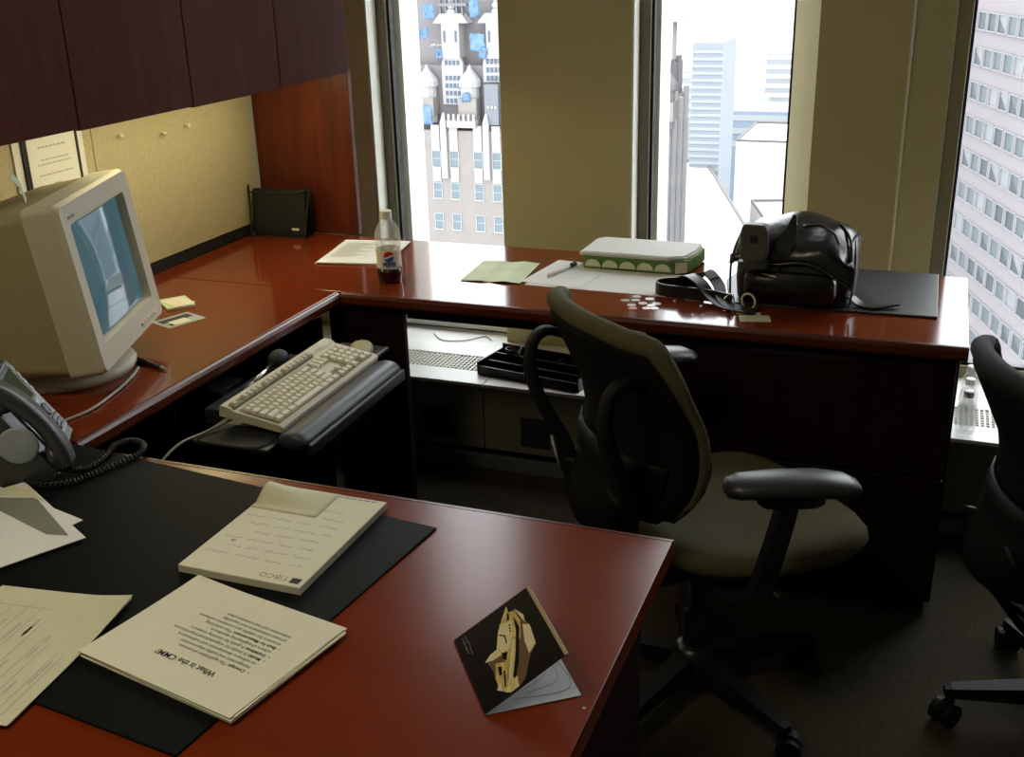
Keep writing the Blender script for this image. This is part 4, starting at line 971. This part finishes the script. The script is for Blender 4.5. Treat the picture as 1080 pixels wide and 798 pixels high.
# ribs on the receding side of the tower, seen through the middle window
for k in range(4):
    y = .1 + k * 2.6; span('side_rib', 'stone_white', tw, (XR - .1, y, zb + 40), (XR + .25, y + 1.1, tz(105) + .8 * (k % 2)))
    if k < 3:
        for r in range(9): span('side_window', 'far_glass', tw, (XR - .02, y + 1.35, tz(125) - r * 3.28 - 1.7), (XR + .04, y + 2.3, tz(125) - r * 3.28))
span('side_block', 'brick_tan', tw, (XR - 6, 0.02, tz(137)), (XR - .02, 10, tz(104)))
for k, (y, h) in enumerate(((1.0, 14), (4.0, 9), (7.0, 6))): span('side_turret', 'brick_shade', tw, (XR - 2.6, y, tz(104)), (XR - .5, y + 1.5, tz(104) + h * .62))
# slab and far blocks, with haze put into their pale colours
def block(name, label, x0, y0, x1, y1, z0, z1, m, bands=0, bm_=None, pitch=3.4, roofm=None, rz=0.0):
    o = thing(name, label, 'building', ((x0 + x1) / 2, y0, z0), rz); w = (x1 - x0) / 2
    span('wall', m, o, (-w, 0, 0), (w, y1 - y0, z1 - z0))
    for k in range(bands):
        z = z1 - z0 - 2.5 - k * pitch; span('floor_band', bm_, o, (-w - .2, -.3, z - pitch * .22), (w + .2, 0, z + pitch * .22))
    if roofm:
        for a, b in (((-w, 0), (w, .5)), ((-w, y1 - y0 - .5), (w, y1 - y0)), ((-w, .5), (-w + .5, y1 - y0 - .5)), ((w - .5, .5), (w, y1 - y0 - .5))): span('parapet', roofm, o, (a[0], a[1], z1 - z0), (b[0], b[1], z1 - z0 + .7))
    return o
sl = block('slab_tower', 'tall slab block in pale haze-coloured paint through middle window', -69, 330, -60.2, 352, -140, -24.0, 'haze_blue', 34, 'haze_band', 2.0)
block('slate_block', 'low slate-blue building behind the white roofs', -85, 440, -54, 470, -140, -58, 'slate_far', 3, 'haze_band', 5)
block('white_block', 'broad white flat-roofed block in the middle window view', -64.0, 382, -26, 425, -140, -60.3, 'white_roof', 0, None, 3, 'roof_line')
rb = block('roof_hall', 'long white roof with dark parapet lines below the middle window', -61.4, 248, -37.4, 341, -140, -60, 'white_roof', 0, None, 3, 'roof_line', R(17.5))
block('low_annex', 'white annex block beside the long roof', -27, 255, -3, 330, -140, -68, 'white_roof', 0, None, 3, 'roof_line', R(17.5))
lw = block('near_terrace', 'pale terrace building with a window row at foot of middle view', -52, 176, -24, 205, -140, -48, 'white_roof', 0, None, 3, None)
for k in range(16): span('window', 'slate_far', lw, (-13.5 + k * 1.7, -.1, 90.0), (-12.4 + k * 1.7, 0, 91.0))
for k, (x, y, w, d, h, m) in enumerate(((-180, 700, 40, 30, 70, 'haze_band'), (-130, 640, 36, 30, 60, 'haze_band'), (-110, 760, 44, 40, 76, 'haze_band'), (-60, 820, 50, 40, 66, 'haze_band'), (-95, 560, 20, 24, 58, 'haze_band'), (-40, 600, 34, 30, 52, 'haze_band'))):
    block('distant_block', ('tall haze-coloured block on the left of the far skyline', 'haze-coloured block behind the slab tower', 'widest haze-coloured block of far skyline', 'haze-coloured block at the right of far skyline', 'slim haze-coloured block near the slate building', 'haze-coloured block above the white flat roof')[k], x, y, x + w, y + d, -140, -140 + h, m, 5, 'white_roof', 6)
# pink concrete office tower through the right window
fa = math.atan2(.957, -.29)
ft = thing('grid_tower', 'pinkish concrete office tower with rows of square windows outside right window', 'building', (3.46, 129.7, 0), fa)
# local x runs along the receding facade, local +y is the back of the building... facade at local y = 0, facing the viewer
span('wall', 'pink_concrete', ft, (-75, -22, -140), (26, 0, 12))
bm = bmesh.new(); add_span(bm, (-1.35, .0, -.95), (-1.17, .25, .95)); add_span(bm, (1.17, .0, -.95), (1.35, .25, .95)); add_span(bm, (-1.17, .0, -.95), (1.17, .25, -.83)); add_span(bm, (-1.17, 0, .85), (1.17, .25, .95))
f0 = from_bm('window', bm, 'pink_frame', ft)
bm = bmesh.new(); add_span(bm, (-1.17, .02, -.83), (1.17, .10, .85)); g0 = from_bm('pane', bm, 'facade_glass', f0)
gm = {}
for m in ('facade_glass', 'facade_glass_dark', 'facade_blind'):
    me = g0.data.copy(); me.materials.clear(); me.materials.append(M[m]); gm[m] = me
bm = bmesh.new(); bm.faces.new([bm.verts.new(p_) for p_ in ((-1.17, .115, -.83), (1.17, .115, -.83), (1.17, .115, .5))]); bl0 = from_bm('blind', bm, 'facade_glass_dark', f0)
random.seed(11); first = True
for r in range(13):
    for c in range(20):
        if first: o, g_ = f0, g0; b_ = bl0; first = False
        else:
            o = f0.copy(); link(o, ft); g_ = g0.copy(); link(g_, o); b_ = bl0.copy() if random.random() < .3 else None
            if b_: link(b_, o)
        o.location = (24.2 - c * 2.95, 0, -6.3 - r * 3.55)
        g_.data = gm['facade_glass_dark' if (c in (7,) and r < 5) or random.random() < .12 else 'facade_blind' if random.random() < .2 else 'facade_glass']
